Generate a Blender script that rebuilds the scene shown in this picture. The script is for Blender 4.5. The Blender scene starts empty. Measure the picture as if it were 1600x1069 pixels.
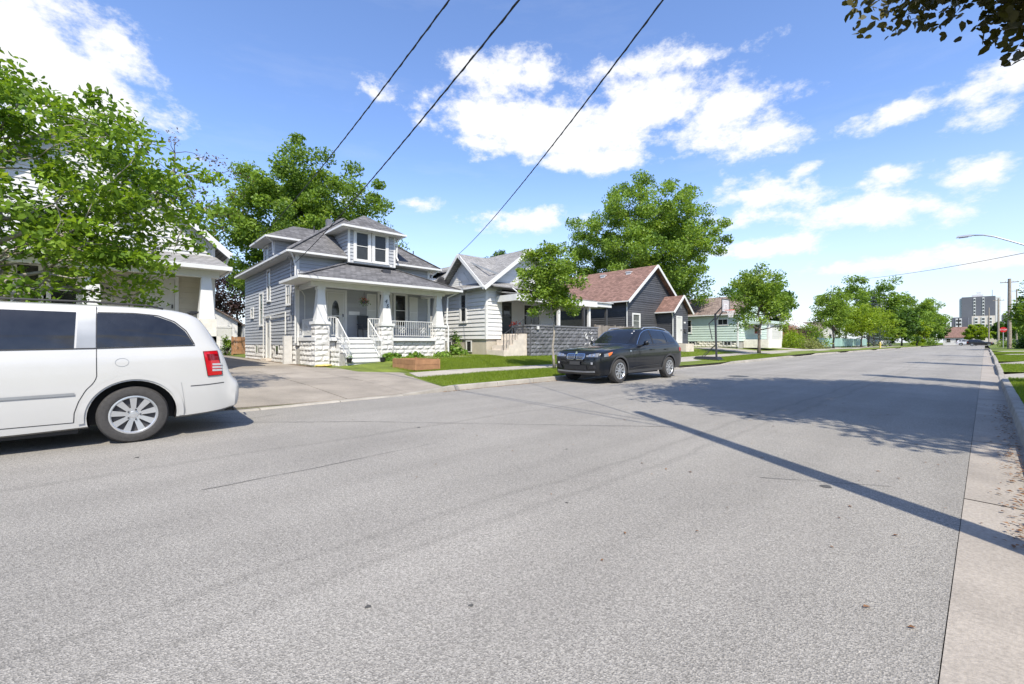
import bpy, math, random
import numpy as np
from mathutils import Vector, Matrix
from mathutils import noise as mnoise

R = math.radians
SC = bpy.context.scene
COL = SC.collection
random.seed(7)

# ------------------------------------------------------------------ camera
CAM_H, FPX = 1.25, 680.0
TH = math.atan(740.0 / FPX)                 # street runs along +Y, camera is turned to the left of it
cam_d = bpy.data.cameras.new('camera'); cam = bpy.data.objects.new('camera', cam_d); COL.objects.link(cam)
cam.location = (0, 0, CAM_H); cam.rotation_euler = (R(90), 0, TH)
cam_d.sensor_width = 36; cam_d.lens = FPX / 1600 * 36; cam_d.clip_start = 0.05; cam_d.clip_end = 4000
SC.camera = cam

# ------------------------------------------------------------------ light
SUN_EL, SUN_AZ = R(50), R(-33)              # azimuth measured from +X
sun_dir = Vector((math.cos(SUN_AZ)*math.cos(SUN_EL), math.sin(SUN_AZ)*math.cos(SUN_EL), math.sin(SUN_EL)))
sd = bpy.data.lights.new('sun', 'SUN'); sd.energy = 5.0; sd.angle = R(0.5); sd.color = (1.0, 0.93, 0.80)
sun = bpy.data.objects.new('sun', sd); COL.objects.link(sun)
sun.rotation_euler = sun_dir.to_track_quat('Z', 'Y').to_euler(); sun.location = (30, -20, 40)
SC.view_settings.view_transform = 'Standard'; SC.view_settings.look = 'None'
SC.view_settings.exposure = 0.5; SC.view_settings.gamma = 1.0
SC.view_settings.use_curve_mapping = False

world = bpy.data.worlds.new('World'); SC.world = world; world.use_nodes = True
def build_sky():
    nt = world.node_tree; N = nt.nodes; L = nt.links; N.clear()
    out = N.new('ShaderNodeOutputWorld'); bg = N.new('ShaderNodeBackground'); L.new(bg.outputs[0], out.inputs[0])
    sky = N.new('ShaderNodeTexSky'); sky.sky_type = 'NISHITA'; sky.sun_disc = False
    sky.sun_elevation = SUN_EL; sky.sun_rotation = math.pi/2 - SUN_AZ
    sky.air_density = 1.0; sky.dust_density = 0.6; sky.ozone_density = 2.2; sky.altitude = 200
    bg.inputs['Strength'].default_value = 0.13
    tc = N.new('ShaderNodeTexCoord'); D = tc.outputs['Generated']
    def mth(op, a, b=None, c=None, clamp=False):
        n = N.new('ShaderNodeMath'); n.operation = op; n.use_clamp = clamp
        for i, q in enumerate((a, b, c)):
            if q is None: continue
            if isinstance(q, (int, float)): n.inputs[i].default_value = q
            else: L.new(q, n.inputs[i])
        return n.outputs[0]
    def dot(v, const):
        n = N.new('ShaderNodeVectorMath'); n.operation = 'DOT_PRODUCT'; L.new(v, n.inputs[0]); n.inputs[1].default_value = const
        return n.outputs['Value']
    def noise_tex(scale, detail, rough, stretch=1.0, off=0.0):
        mp = N.new('ShaderNodeMapping'); L.new(D, mp.inputs[0]); mp.inputs['Scale'].default_value = (1, 1, stretch)
        mp.inputs['Location'].default_value = (off, off*.7, off*.3)
        n = N.new('ShaderNodeTexNoise'); L.new(mp.outputs[0], n.inputs['Vector'])
        n.inputs['Scale'].default_value = scale; n.inputs['Detail'].default_value = detail; n.inputs['Roughness'].default_value = rough
        return n.outputs['Fac']
    n1 = noise_tex(7.5, 12, .66, 1.7); n2 = noise_tex(30, 8, .65, 1.7, 3.1); n3 = noise_tex(2.3, 5, .55, 2.6, 9.0)
    cs, sn = math.cos(TH), math.sin(TH)
    def dirof(x, y):
        u = (x-800)/FPX; v = (534.5-y)/FPX
        return Vector((u*cs-sn, u*sn+cs, v)).normalized()
    # cloud banks: bearing / height of each as seen from the street
    clouds = [(60,110,190,130,1.25),(170,80,90,70,1.0),(795,118,75,45,1.05),(770,185,95,45,1.05),(850,190,120,45,.9),(1000,175,150,60,1.15),
              (1130,180,110,45,1.1),(1200,212,60,26,1.0),(930,215,190,30,.95),(905,250,105,17,.95),(740,222,60,16,.8),(1000,102,110,24,.75),(1100,90,50,14,.5),
              (583,144,34,20,.8),(650,318,34,14,.95),(825,345,75,20,.9),(1190,305,110,28,.85),(1160,340,70,22,.7),(1388,272,50,20,.95),(1540,176,60,26,.85),
              (1532,268,70,24,.95),(1252,267,30,11,.85),(1380,330,120,28,.85),(1590,118,70,40,.7),(1400,178,60,16,.4),(1200,386,110,16,.75),(1380,414,190,14,.7),(1570,408,120,16,.7),(540,300,40,12,.3)]
    cur = None
    for (x, y, rx, ry, s) in clouds:
        c = dirof(x, y)
        r = dirof(x+rx, y); r = r - c*r.dot(c); wa = r.length; r.normalize()
        u = dirof(x, y-ry); u = u - c*u.dot(c); wb = u.length; u.normalize()
        a = dot(D, r/wa); b = dot(D, u/wb)
        q = mth('ADD', mth('MULTIPLY', a, a), mth('MULTIPLY', b, b))
        m = mth('SUBTRACT', s*1.22, mth('MULTIPLY', mth('SQRT', q), s*1.05))
        cur = m if cur is None else mth('SMOOTH_MAX', cur, m, .25)
    # the same kind of scattered cloud all round, outside the part the photograph shows
    vdir = Vector((-sn, cs, .3)).normalized()
    away = mth('SUBTRACT', 1.0, mth('MULTIPLY', mth('SUBTRACT', dot(D, vdir), .45), 6.0, clamp=True))
    gen = mth('ADD', mth('MULTIPLY', mth('SUBTRACT', n3, .60), 9.0), mth('MULTIPLY', mth('SUBTRACT', away, 1.0), 3.0))
    cur = mth('MAXIMUM', mth('MAXIMUM', cur, -1.2), gen)
    dens = mth('ADD', cur, mth('ADD', mth('MULTIPLY', mth('SUBTRACT', n1, .47), 4.2), mth('MULTIPLY', mth('SUBTRACT', n2, .5), 1.1)))
    mr = N.new('ShaderNodeMapRange'); mr.interpolation_type = 'SMOOTHSTEP'
    L.new(dens, mr.inputs[0]); mr.inputs[1].default_value = .05; mr.inputs[2].default_value = .95; mr.inputs[4].default_value = .96
    wis = noise_tex(3.2, 8, .62, 5.0, 5.0)        # thin high haze
    wr = N.new('ShaderNodeMapRange'); L.new(wis, wr.inputs[0]); wr.inputs[1].default_value = .52; wr.inputs[2].default_value = .85; wr.inputs[4].default_value = .12
    fac = mth('MAXIMUM', mr.outputs[0], wr.outputs[0])
    sep = N.new('ShaderNodeSeparateXYZ'); L.new(D, sep.inputs[0])
    hz = mth('SUBTRACT', 1.0, mth('MULTIPLY', mth('ABSOLUTE', sep.outputs['Z']), 2.6), clamp=True)
    core = N.new('ShaderNodeMapRange'); L.new(mth('ADD', dens, mth('MULTIPLY', n2, .8)), core.inputs[0]); core.inputs[1].default_value = .3; core.inputs[2].default_value = 2.4
    ccol = N.new('ShaderNodeMix'); ccol.data_type = 'RGBA'; L.new(core.outputs[0], ccol.inputs[0])
    ccol.inputs[6].default_value = (5.8, 5.9, 6.1, 1); ccol.inputs[7].default_value = (6.2, 6.15, 6.1, 1)
    hmix = N.new('ShaderNodeMix'); hmix.data_type = 'RGBA'; L.new(mth('MULTIPLY', mth('POWER', hz, 1.6), .85), hmix.inputs[0])
    tint = N.new('ShaderNodeVectorMath'); tint.operation = 'MULTIPLY'; L.new(sky.outputs[0], tint.inputs[0]); tint.inputs[1].default_value = (1.26, 1.34, 1.58); L.new(tint.outputs[0], hmix.inputs[6]); hmix.inputs[7].default_value = (5.0, 5.35, 5.75, 1)
    mix = N.new('ShaderNodeMix'); mix.data_type = 'RGBA'; L.new(fac, mix.inputs[0]); L.new(hmix.outputs[2], mix.inputs[6]); L.new(ccol.outputs[2], mix.inputs[7])
    L.new(mix.outputs[2], bg.inputs[0])
build_sky()

# ------------------------------------------------------------------ materials
MATS = {}
def mat(name, col, rough=.7, var=.12, vscale=3.0, bump=0.0, bscale=60.0, metal=0.0, coat=0.0, spec=.4, col2=None, speck=0.0, sscale=300.0):
    m = bpy.data.materials.new(name); m.use_nodes = True; nt = m.node_tree; N = nt.nodes; L = nt.links
    b = N['Principled BSDF']; b.inputs['Roughness'].default_value = rough; b.inputs['Metallic'].default_value = metal
    b.inputs['Specular IOR Level'].default_value = spec
    if coat: b.inputs['Coat Weight'].default_value = coat; b.inputs['Coat Roughness'].default_value = .04
    geo = N.new('ShaderNodeNewGeometry')
    if var or col2:
        n = N.new('ShaderNodeTexNoise'); L.new(geo.outputs['Position'], n.inputs['Vector']); n.inputs['Scale'].default_value = vscale
        n.inputs['Detail'].default_value = 6; n.inputs['Roughness'].default_value = .6
        r = N.new('ShaderNodeValToRGB'); L.new(n.outputs['Fac'], r.inputs[0]); r.color_ramp.elements[0].position = .3; r.color_ramp.elements[1].position = .72
        c2 = col2 if col2 else tuple(min(1, c*(1+var)) for c in col)
        r.color_ramp.elements[0].color = (*[c*(1-var) for c in col], 1); r.color_ramp.elements[1].color = (*c2, 1)
        o = r.outputs[0]
        if speck:
            n2 = N.new('ShaderNodeTexNoise'); L.new(geo.outputs['Position'], n2.inputs['Vector']); n2.inputs['Scale'].default_value = sscale; n2.inputs['Detail'].default_value = 2
            mr = N.new('ShaderNodeMapRange'); L.new(n2.outputs['Fac'], mr.inputs[0]); mr.inputs[1].default_value = .3; mr.inputs[2].default_value = .7
            mr.inputs[3].default_value = 1-speck; mr.inputs[4].default_value = 1+speck
            mx = N.new('ShaderNodeVectorMath'); mx.operation = 'SCALE'; L.new(o, mx.inputs[0]); L.new(mr.outputs[0], mx.inputs['Scale']); o = mx.outputs[0]
        L.new(o, b.inputs['Base Color'])
    else: b.inputs['Base Color'].default_value = (*col, 1)
    if bump:
        n = N.new('ShaderNodeTexNoise'); L.new(geo.outputs['Position'], n.inputs['Vector']); n.inputs['Scale'].default_value = bscale; n.inputs['Detail'].default_value = 5
        bp = N.new('ShaderNodeBump'); bp.inputs['Strength'].default_value = bump; bp.inputs['Distance'].default_value = .02
        L.new(n.outputs['Fac'], bp.inputs['Height']); L.new(bp.outputs[0], b.inputs['Normal'])
    MATS[name] = m; return m
def shingle(name, col, var=.28):
    m = bpy.data.materials.new(name); m.use_nodes = True; nt = m.node_tree; N = nt.nodes; L = nt.links
    b = N['Principled BSDF']; b.inputs['Roughness'].default_value = .9; b.inputs['Specular IOR Level'].default_value = .2
    geo = N.new('ShaderNodeNewGeometry'); s = N.new('ShaderNodeSeparateXYZ'); L.new(geo.outputs['Position'], s.inputs[0])
    a = N.new('ShaderNodeMath'); a.operation = 'ADD'; L.new(s.outputs[0], a.inputs[0]); L.new(s.outputs[1], a.inputs[1])
    c = N.new('ShaderNodeCombineXYZ'); L.new(a.outputs[0], c.inputs[0]); L.new(s.outputs[2], c.inputs[1])
    br = N.new('ShaderNodeTexBrick'); L.new(c.outputs[0], br.inputs['Vector']); br.inputs['Scale'].default_value = 1
    br.inputs['Brick Width'].default_value = .24; br.inputs['Row Height'].default_value = .085; br.inputs['Mortar Size'].default_value = .008; br.inputs['Bias'].default_value = 0
    br.inputs['Color1'].default_value = (*[x*(1-var) for x in col], 1); br.inputs['Color2'].default_value = (*[x*(1+var) for x in col], 1)
    br.inputs['Mortar'].default_value = (*[x*.45 for x in col], 1)
    n = N.new('ShaderNodeTexNoise'); L.new(geo.outputs['Position'], n.inputs['Vector']); n.inputs['Scale'].default_value = 1.4; n.inputs['Detail'].default_value = 8; n.inputs['Roughness'].default_value = .75
    mr = N.new('ShaderNodeMapRange'); L.new(n.outputs['Fac'], mr.inputs[0]); mr.inputs[1].default_value = .3; mr.inputs[2].default_value = .7; mr.inputs[3].default_value = .8; mr.inputs[4].default_value = 1.2
    mx = N.new('ShaderNodeVectorMath'); mx.operation = 'SCALE'; L.new(br.outputs[0], mx.inputs[0]); L.new(mr.outputs[0], mx.inputs['Scale'])
    L.new(mx.outputs[0], b.inputs['Base Color'])
    bp = N.new('ShaderNodeBump'); bp.inputs['Strength'].default_value = .5; bp.inputs['Distance'].default_value = .02; L.new(br.outputs['Fac'], bp.inputs['Height']); bp.invert = True
    L.new(bp.outputs[0], b.inputs['Normal']); MATS[name] = m
def leafmat(name, dark, light, hue=None, trans=.4):
    m = bpy.data.materials.new(name); m.use_nodes = True; nt = m.node_tree; N = nt.nodes; L = nt.links
    at = N.new('ShaderNodeAttribute'); at.attribute_name = 'rnd'
    r = N.new('ShaderNodeValToRGB'); L.new(at.outputs['Fac'], r.inputs[0])
    r.color_ramp.elements[0].color = (*dark, 1); r.color_ramp.elements[1].color = (*light, 1)
    if hue: e = r.color_ramp.elements.new(.94); e.color = (*light, 1); r.color_ramp.elements[-1].color = (*hue, 1)
    b = N['Principled BSDF']; L.new(r.outputs[0], b.inputs['Base Color']); b.inputs['Roughness'].default_value = .5; b.inputs['Specular IOR Level'].default_value = .3
    t = N.new('ShaderNodeBsdfTranslucent'); sc = N.new('ShaderNodeVectorMath'); sc.operation = 'MULTIPLY'; L.new(r.outputs[0], sc.inputs[0]); sc.inputs[1].default_value = (1.5, 1.45, .6)
    L.new(sc.outputs[0], t.inputs[0]); mx = N.new('ShaderNodeMixShader'); mx.inputs[0].default_value = trans
    L.new(b.outputs[0], mx.inputs[1]); L.new(t.outputs[0], mx.inputs[2]); L.new(mx.outputs[0], N['Material Output'].inputs[0]); MATS[name] = m

def asphalt(name='asphalt'):
    m = bpy.data.materials.new(name); m.use_nodes = True; nt = m.node_tree; N = nt.nodes; L = nt.links
    b = N['Principled BSDF']; b.inputs['Roughness'].default_value = .85; b.inputs['Specular IOR Level'].default_value = .3
    geo = N.new('ShaderNodeNewGeometry'); P = geo.outputs['Position']
    def nz(s, d, ro=.6, sc=(1, 1, 1)):
        mp = N.new('ShaderNodeMapping'); L.new(P, mp.inputs[0]); mp.inputs['Scale'].default_value = sc
        n = N.new('ShaderNodeTexNoise'); L.new(mp.outputs[0], n.inputs['Vector']); n.inputs['Scale'].default_value = s; n.inputs['Detail'].default_value = d; n.inputs['Roughness'].default_value = ro
        return n.outputs['Fac']
    def mr(v, a, bb, c, d):
        n = N.new('ShaderNodeMapRange'); L.new(v, n.inputs[0])
        for i, q in enumerate((a, bb, c, d)): n.inputs[i+1].default_value = q
        return n.outputs[0]
    def mul(a, bb):
        n = N.new('ShaderNodeMath'); n.operation = 'MULTIPLY'; L.new(a, n.inputs[0]); L.new(bb, n.inputs[1]); return n.outputs[0]
    vo = N.new('ShaderNodeTexVoronoi'); L.new(P, vo.inputs['Vector']); vo.inputs['Scale'].default_value = 150
    sp = N.new('ShaderNodeSeparateColor'); L.new(vo.outputs['Color'], sp.inputs[0])
    chips = mr(sp.outputs[0], 0, 1, .68, 1.32)
    mid = mr(nz(60, 4), .35, .65, .84, 1.16)
    big = mr(nz(.45, 7, .62), .3, .7, .88, 1.11)
    wear = mr(nz(1.1, 5, .55, (1, .05, 1)), .35, .65, .90, 1.07)      # tracks worn along the street
    v = mul(mul(chips, mid), mul(big, wear))
    sx = N.new('ShaderNodeSeparateXYZ'); L.new(P, sx.inputs[0])
    for x0, wd in ((-2.28, .07), (-2.62, .06), (-5.6, .09)):          # faint rubbed tyre lines along the street
        d = N.new('ShaderNodeMath'); d.operation = 'ADD'; L.new(sx.outputs[0], d.inputs[0]); d.inputs[1].default_value = -x0
        wob = N.new('ShaderNodeMath'); wob.operation = 'MULTIPLY_ADD'; L.new(nz(.35, 3), wob.inputs[0]); wob.inputs[1].default_value = .5; L.new(d.outputs[0], wob.inputs[2])
        wb2 = N.new('ShaderNodeMath'); wb2.operation = 'SUBTRACT'; L.new(wob.outputs[0], wb2.inputs[0]); wb2.inputs[1].default_value = .25
        ab = N.new('ShaderNodeMath'); ab.operation = 'ABSOLUTE'; L.new(wb2.outputs[0], ab.inputs[0])
        v = mul(v, mr(ab.outputs[0], 0, wd, .87, 1.0))
    sc = N.new('ShaderNodeVectorMath'); sc.operation = 'SCALE'; sc.inputs[0].default_value = (.256, .242, .219); L.new(v, sc.inputs['Scale'])
    L.new(sc.outputs[0], b.inputs['Base Color'])
    bp = N.new('ShaderNodeBump'); bp.inputs['Strength'].default_value = .55; bp.inputs['Distance'].default_value = .008; L.new(vo.outputs['Distance'], bp.inputs['Height']); L.new(bp.outputs[0], b.inputs['Normal'])
    MATS[name] = m
asphalt()
mat('tar', (.07, .068, .065), .8, .3, 8)
mat('concrete', (.35, .32, .275), .85, .16, 1.3, .25, 90, speck=.10, sscale=55)
mat('concrete_gutter', (.30, .268, .23), .85, .16, 1.4, .25, 90, speck=.14, sscale=45)
mat('concrete_warm', (.275, .243, .203), .85, .2, 1.1, .25, 90, speck=.14, sscale=45)
mat('kerb_concrete', (.32, .295, .255), .85, .22, 2.2, .35, 60, speck=.12, sscale=60)
mat('joint_dirt', (.10, .085, .065), .95, .3, 6)
mat('earth', (.12, .085, .055), .95, .3, 5, .4, 40)
mat('lawn', (.105, .145, .02), .9, .35, .9, .5, 70, col2=(.18, .23, .026), speck=.35, sscale=38)
mat('lawn_far', (.10, .17, .03), .9, .3, .5, .4, 30, col2=(.15, .21, .045))
mat('siding_grey', (.325, .337, .355), .55, .06, 2.0)
mat('siding_white', (.60, .60, .59), .5, .05, 2.0)
mat('siding_beige', (.46, .425, .35), .55, .06, 2.0)
mat('siding_pale', (.50, .50, .49), .55, .05, 2.0)
mat('siding_charcoal', (.064, .065, .071), .5, .12, 2.0)
mat('siding_mint', (.45, .545, .49), .55, .06, 2.0)
mat('sheathing_dark', (.12, .125, .13), .8, .1)
mat('trim_white', (.60, .60, .585), .45, .06, 3.0)
mat('soffit', (.56, .555, .53), .6, .05)
mat('block_white', (.57, .56, .535), .7, .10, 3.5, .5, 28)
mat('mortar', (.30, .29, .27), .95, .2, 12)
mat('block_grey', (.115, .118, .128), .75, .22, 5.0, .6, 26)
mat('block_cream', (.60, .57, .50), .8, .14, 4, .4, 26)
mat('stucco', (.42, .38, .31), .9, .12, 2, .3, 50)
mat('step_concrete', (.56, .50, .43), .85, .15, 3, .25, 60)
shingle('shingle_grey', (.135, .132, .134)); shingle('shingle_light', (.26, .255, .25), .16); shingle('shingle_brown', (.215, .130, .106)); shingle('shingle_dull', (.225, .175, .155))
mat('glass_dark', (.018, .021, .022), .05, .6, 2.2, spec=.6, col2=(.05, .052, .05))
mat('glass_curtain', (.10, .105, .10), .06, .35, 5, spec=.6)
mat('screen_dark', (.035, .038, .038), .3, .2, 9, spec=.4)
mat('door_white', (.52, .52, .49), .4, .04)
mat('metal_white', (.60, .60, .58), .35, .05)
mat('metal_grey', (.30, .31, .32), .4, .08, metal=.4)
mat('metal_dark', (.045, .045, .05), .45, .1)
mat('galvanized', (.42, .43, .44), .4, .1, 8, metal=.5)
mat('plastic_black', (.018, .018, .02), .5, .1)
mat('rubber', (.035, .034, .034), .85, .25, 20, .3, 120)
mat('tyre_grey', (.048, .046, .045), .85, .2, 25, .3, 120)
mat('alloy', (.62, .63, .64), .28, .05, 5, metal=.75)
mat('chrome', (.75, .76, .78), .12, 0, metal=1.0)
mat('paint_white', (.46, .458, .445), .28, .03, 1.2, coat=.6)
mat('paint_black', (.008, .009, .011), .3, 0, coat=.75, spec=.2)
mat('cladding', (.05, .05, .052), .55, .1)
mat('car_glass', (.012, .014, .018), .03, 0, spec=.7)
mat('car_glass_grey', (.014, .015, .017), .04, .5, 3.5, spec=.6)
mat('light_deep', (.16, .002, .006), .1, .1, 12, coat=.8)
mat('light_red', (.42, .006, .012), .12, .1, 12, coat=.8)
mat('lamp_glass', (.16, .165, .175), .08, .3, 25, coat=1.0)
mat('light_white', (.38, .38, .40), .15, .15, 30, coat=.8)
mat('light_amber', (.80, .17, .03), .15, .1, 20, coat=.8)
mat('wood_weathered', (.21, .185, .16), .85, .25, 3, .3, 40)
mat('wood_cedar', (.33, .175, .09), .7, .22, 4, .25, 50)
mat('wood_pole', (.27, .23, .19), .9, .25, 4, .5, 30)
mat('bark', (.17, .14, .115), .9, .3, 6, .8, 22)
mat('bark_light', (.30, .27, .23), .9, .3, 6, .8, 22)
mat('bark_dark', (.085, .07, .06), .9, .3, 6, .8, 22)
mat('wire', (.012, .012, .013), .6, 0)
mat('red_plastic', (.62, .10, .05), .4, .1)
mat('sign_red', (.55, .02, .025), .4, .05)
mat('sign_white', (.65, .65, .65), .4, .03)
mat('yellow', (.55, .45, .13), .5, .12, 8)
mat('terracotta', (.05, .045, .045), .7, .1)
mat('flower_red', (.55, .09, .06), .6, .3, 20)
mat('fabric_dark', (.06, .065, .072), .8, .15, 30)
mat('tower_brick', (.115, .118, .14), .8, .12, .06)
mat('tower_pale', (.60, .60, .60), .8, .1, .05)
mat('tower_beige', (.55, .49, .44), .8, .12, .06)
mat('brick_orange', (.38, .19, .13), .85, .2, 4)
mat('roof_pale', (.50, .51, .52), .8, .1)
mat('fence_teal', (.25, .39, .345), .6, .12, 4)
mat('litter', (.24, .12, .055), .9, .4, 30)
mat('net', (.75, .72, .70), .8, .1)
def per_piece(name, amt):
    # no two boards, blocks or planks of one material weather quite alike
    nt = MATS[name].node_tree; N = nt.nodes; L = nt.links; b = N['Principled BSDF']; src = b.inputs['Base Color'].links[0].from_socket
    oi = N.new('ShaderNodeObjectInfo'); mr = N.new('ShaderNodeMapRange'); L.new(oi.outputs['Random'], mr.inputs[0]); mr.inputs[3].default_value = 1-amt; mr.inputs[4].default_value = 1+amt
    sc = N.new('ShaderNodeVectorMath'); sc.operation = 'SCALE'; L.new(src, sc.inputs[0]); L.new(mr.outputs[0], sc.inputs['Scale']); L.new(sc.outputs[0], b.inputs['Base Color'])
for _m, _a in (('block_grey', .28), ('block_white', .10), ('block_cream', .16), ('siding_grey', .06), ('siding_white', .05), ('siding_pale', .05), ('siding_charcoal', .14), ('siding_mint', .06), ('siding_beige', .06), ('wood_weathered', .22), ('wood_cedar', .14), ('concrete', .08), ('concrete_warm', .09), ('concrete_gutter', .07), ('kerb_concrete', .09), ('fence_teal', .14)): per_piece(_m, _a)
leafmat('leaf_maple', (.04, .095, .015), (.23, .345, .05), (.27, .33, .07))
leafmat('leaf_maple_b', (.045, .105, .016), (.245, .365, .055), (.28, .34, .08))
leafmat('leaf_left', (.065, .135, .014), (.225, .345, .035), (.30, .38, .06), .42)
leafmat('leaf_street', (.075, .15, .02), (.25, .36, .055), (.36, .39, .12), .4)
leafmat('leaf_purple', (.018, .012, .013), (.065, .04, .04), (.09, .07, .05), .25)
leafmat('leaf_crimson', (.028, .03, .009), (.085, .075, .02), (.26, .22, .05), .25)
leafmat('leaf_brown', (.09, .06, .04), (.17, .11, .07), None, .3)
leafmat('leaf_bright', (.10, .18, .015), (.28, .37, .03), (.30, .36, .06), .45)
leafmat('leaf_deep', (.03, .075, .016), (.11, .20, .035), None, .35)
leafmat('leaf_spruce', (.05, .075, .065), (.15, .19, .17), None, .15)
leafmat('leaf_pink', (.28, .14, .13), (.50, .30, .27), None, .3)
leafmat('leaf_hosta', (.07, .15, .02), (.20, .32, .05), (.42, .46, .20), .35)
leafmat('leaf_meadow', (.14, .17, .05), (.30, .33, .13), (.42, .42, .26), .35)
leafmat('blade', (.095, .155, .012), (.22, .29, .028), (.30, .32, .06), .4)
leafmat('dry_leaf', (.12, .06, .03), (.32, .17, .08), None, .2)

# ------------------------------------------------------------------ mesh helpers
ORG = {}
def tag(o, label=None, cat=None, group=None, kind=None):
    for k, v in (('label', label), ('category', cat), ('group', group), ('kind', kind)):
        if v: o[k] = v
    return o
def thing(name, label, cat, loc=(0, 0, 0), group=None):
    o = bpy.data.objects.new(name, None); COL.objects.link(o); o.location = loc; o.empty_display_size = .2
    ORG[o] = Vector(loc); return tag(o, label, cat, group)
def link(name, me, parent=None, m=None):
    o = bpy.data.objects.new(name, me); COL.objects.link(o)
    if m is not None and not me.materials: me.materials.append(MATS[m])
    if parent is not None: o.parent = parent; ORG[o] = ORG.get(parent, Vector())
    else: ORG[o] = Vector()
    return o
def W2(W, s, y, z):
    x0, y0, a = W; c, q = math.cos(a), math.sin(a)
    return (x0 + s*c - y*q, y0 + s*q + y*c, z)
class MB:
    def __init__(self): self.v = []; self.f = []
    def add(self, vs, fs):
        n = len(self.v); self.v += [tuple(p) for p in vs]; self.f += [tuple(i+n for i in f) for f in fs]; return self
    BF = [(0, 3, 2, 1), (4, 5, 6, 7), (0, 1, 5, 4), (1, 2, 6, 5), (2, 3, 7, 6), (3, 0, 4, 7)]
    def box(self, x0, x1, y0, y1, z0, z1):
        return self.add([(x0, y0, z0), (x1, y0, z0), (x1, y1, z0), (x0, y1, z0), (x0, y0, z1), (x1, y0, z1), (x1, y1, z1), (x0, y1, z1)], self.BF)
    def wbox(self, W, s0, s1, y0, y1, z0, z1):
        return self.add([W2(W, *p) for p in ((s0, y0, z0), (s1, y0, z0), (s1, y1, z0), (s0, y1, z0), (s0, y0, z1), (s1, y0, z1), (s1, y1, z1), (s0, y1, z1))], self.BF)
    def frustum(self, cx, cy, z0, z1, a0, b0, a1, b1):
        return self.add([(cx-a0, cy-b0, z0), (cx+a0, cy-b0, z0), (cx+a0, cy+b0, z0), (cx-a0, cy+b0, z0), (cx-a1, cy-b1, z1), (cx+a1, cy-b1, z1), (cx+a1, cy+b1, z1), (cx-a1, cy+b1, z1)], self.BF)
    def beam(self, p, q, w, h):
        p, q = Vector(p), Vector(q); d = (q-p).normalized(); up = Vector((0, 0, 1))
        if abs(d.z) > .98: up = Vector((0, 1, 0))
        s = d.cross(up).normalized()*w/2; u = s.cross(d).normalized()*h/2
        return self.add([p-s-u, p+s-u, p+s+u, p-s+u, q-s-u, q+s-u, q+s+u, q-s+u], [(0, 3, 2, 1), (4, 5, 6, 7), (0, 1, 5, 4), (1, 2, 6, 5), (2, 3, 7, 6), (3, 0, 4, 7)])
    def slab(self, pts, th):
        n = len(pts); vs = list(pts) + [(p[0], p[1], p[2]-th) for p in pts]
        return self.add(vs, [tuple(range(n)), tuple(range(2*n-1, n-1, -1))] + [(i, i+n, (i+1) % n+n, (i+1) % n) for i in range(n)])
    def wprism(self, W, poly, y0, y1):
        n = len(poly); vs = [W2(W, s, y0, z) for s, z in poly] + [W2(W, s, y1, z) for s, z in poly]
        return self.add(vs, [tuple(range(n)), tuple(range(2*n-1, n-1, -1))] + [(i, i+n, (i+1) % n+n, (i+1) % n) for i in range(n)])
    def tube(self, pts, r, n=8, cap=True):
        pts = [Vector(p) for p in pts]; k = len(pts); r = [r]*k if isinstance(r, (int, float)) else list(r)
        base = len(self.v); u = None
        for i, p in enumerate(pts):
            d = (pts[min(i+1, k-1)] - pts[max(i-1, 0)]).normalized()
            if u is None: u = d.orthogonal().normalized()
            else: u = (u - d*u.dot(d)); u = u.normalized() if u.length > 1e-6 else d.orthogonal().normalized()
            w = d.cross(u)
            for j in range(n):
                a = 2*math.pi*j/n; q = p + (u*math.cos(a) + w*math.sin(a))*r[i]; self.v.append(tuple(q))
        for i in range(k-1):
            for j in range(n):
                a = base+i*n+j; b = base+i*n+(j+1) % n; self.f.append((a, b, b+n, a+n))
        if cap: self.f.append(tuple(base+j for j in range(n-1, -1, -1))); self.f.append(tuple(base+(k-1)*n+j for j in range(n)))
        return self
    def lathe(self, prof, c, axis='z', n=24, closed=False):
        base = len(self.v); c = Vector(c)
        for (r, h) in prof:
            for j in range(n):
                a = 2*math.pi*j/n; p, q = r*math.cos(a), r*math.sin(a)
                v = {'z': (p, q, h), 'x': (h, p, q), 'y': (q, h, p)}[axis]; self.v.append(tuple(c+Vector(v)))
        k = len(prof)
        for i in range(k if closed else k-1):
            for j in range(n):
                a = base+i*n+j; b = base+i*n+(j+1) % n; i2 = ((i+1) % k)*n+base; self.f.append((a, b, i2+(j+1) % n, i2+j))
        return self
    def build(self, name, m, parent=None, smooth=False, sharp=None):
        o = ORG.get(parent, Vector()) if parent is not None else Vector()
        me = bpy.data.meshes.new(name); me.from_pydata([(p[0]-o.x, p[1]-o.y, p[2]-o.z) for p in self.v], [], self.f)
        me.materials.append(MATS[m])
        if smooth: me.shade_smooth()
        if smooth and sharp: me.set_sharp_from_angle(angle=R(sharp))
        return link(name, me, parent)
def copy_tree(o, parent=None):
    c = o.copy(); COL.objects.link(c); c.parent = parent; ORG[c] = Vector()
    for ch in list(o.children): copy_tree(ch, c)
    return c
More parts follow.
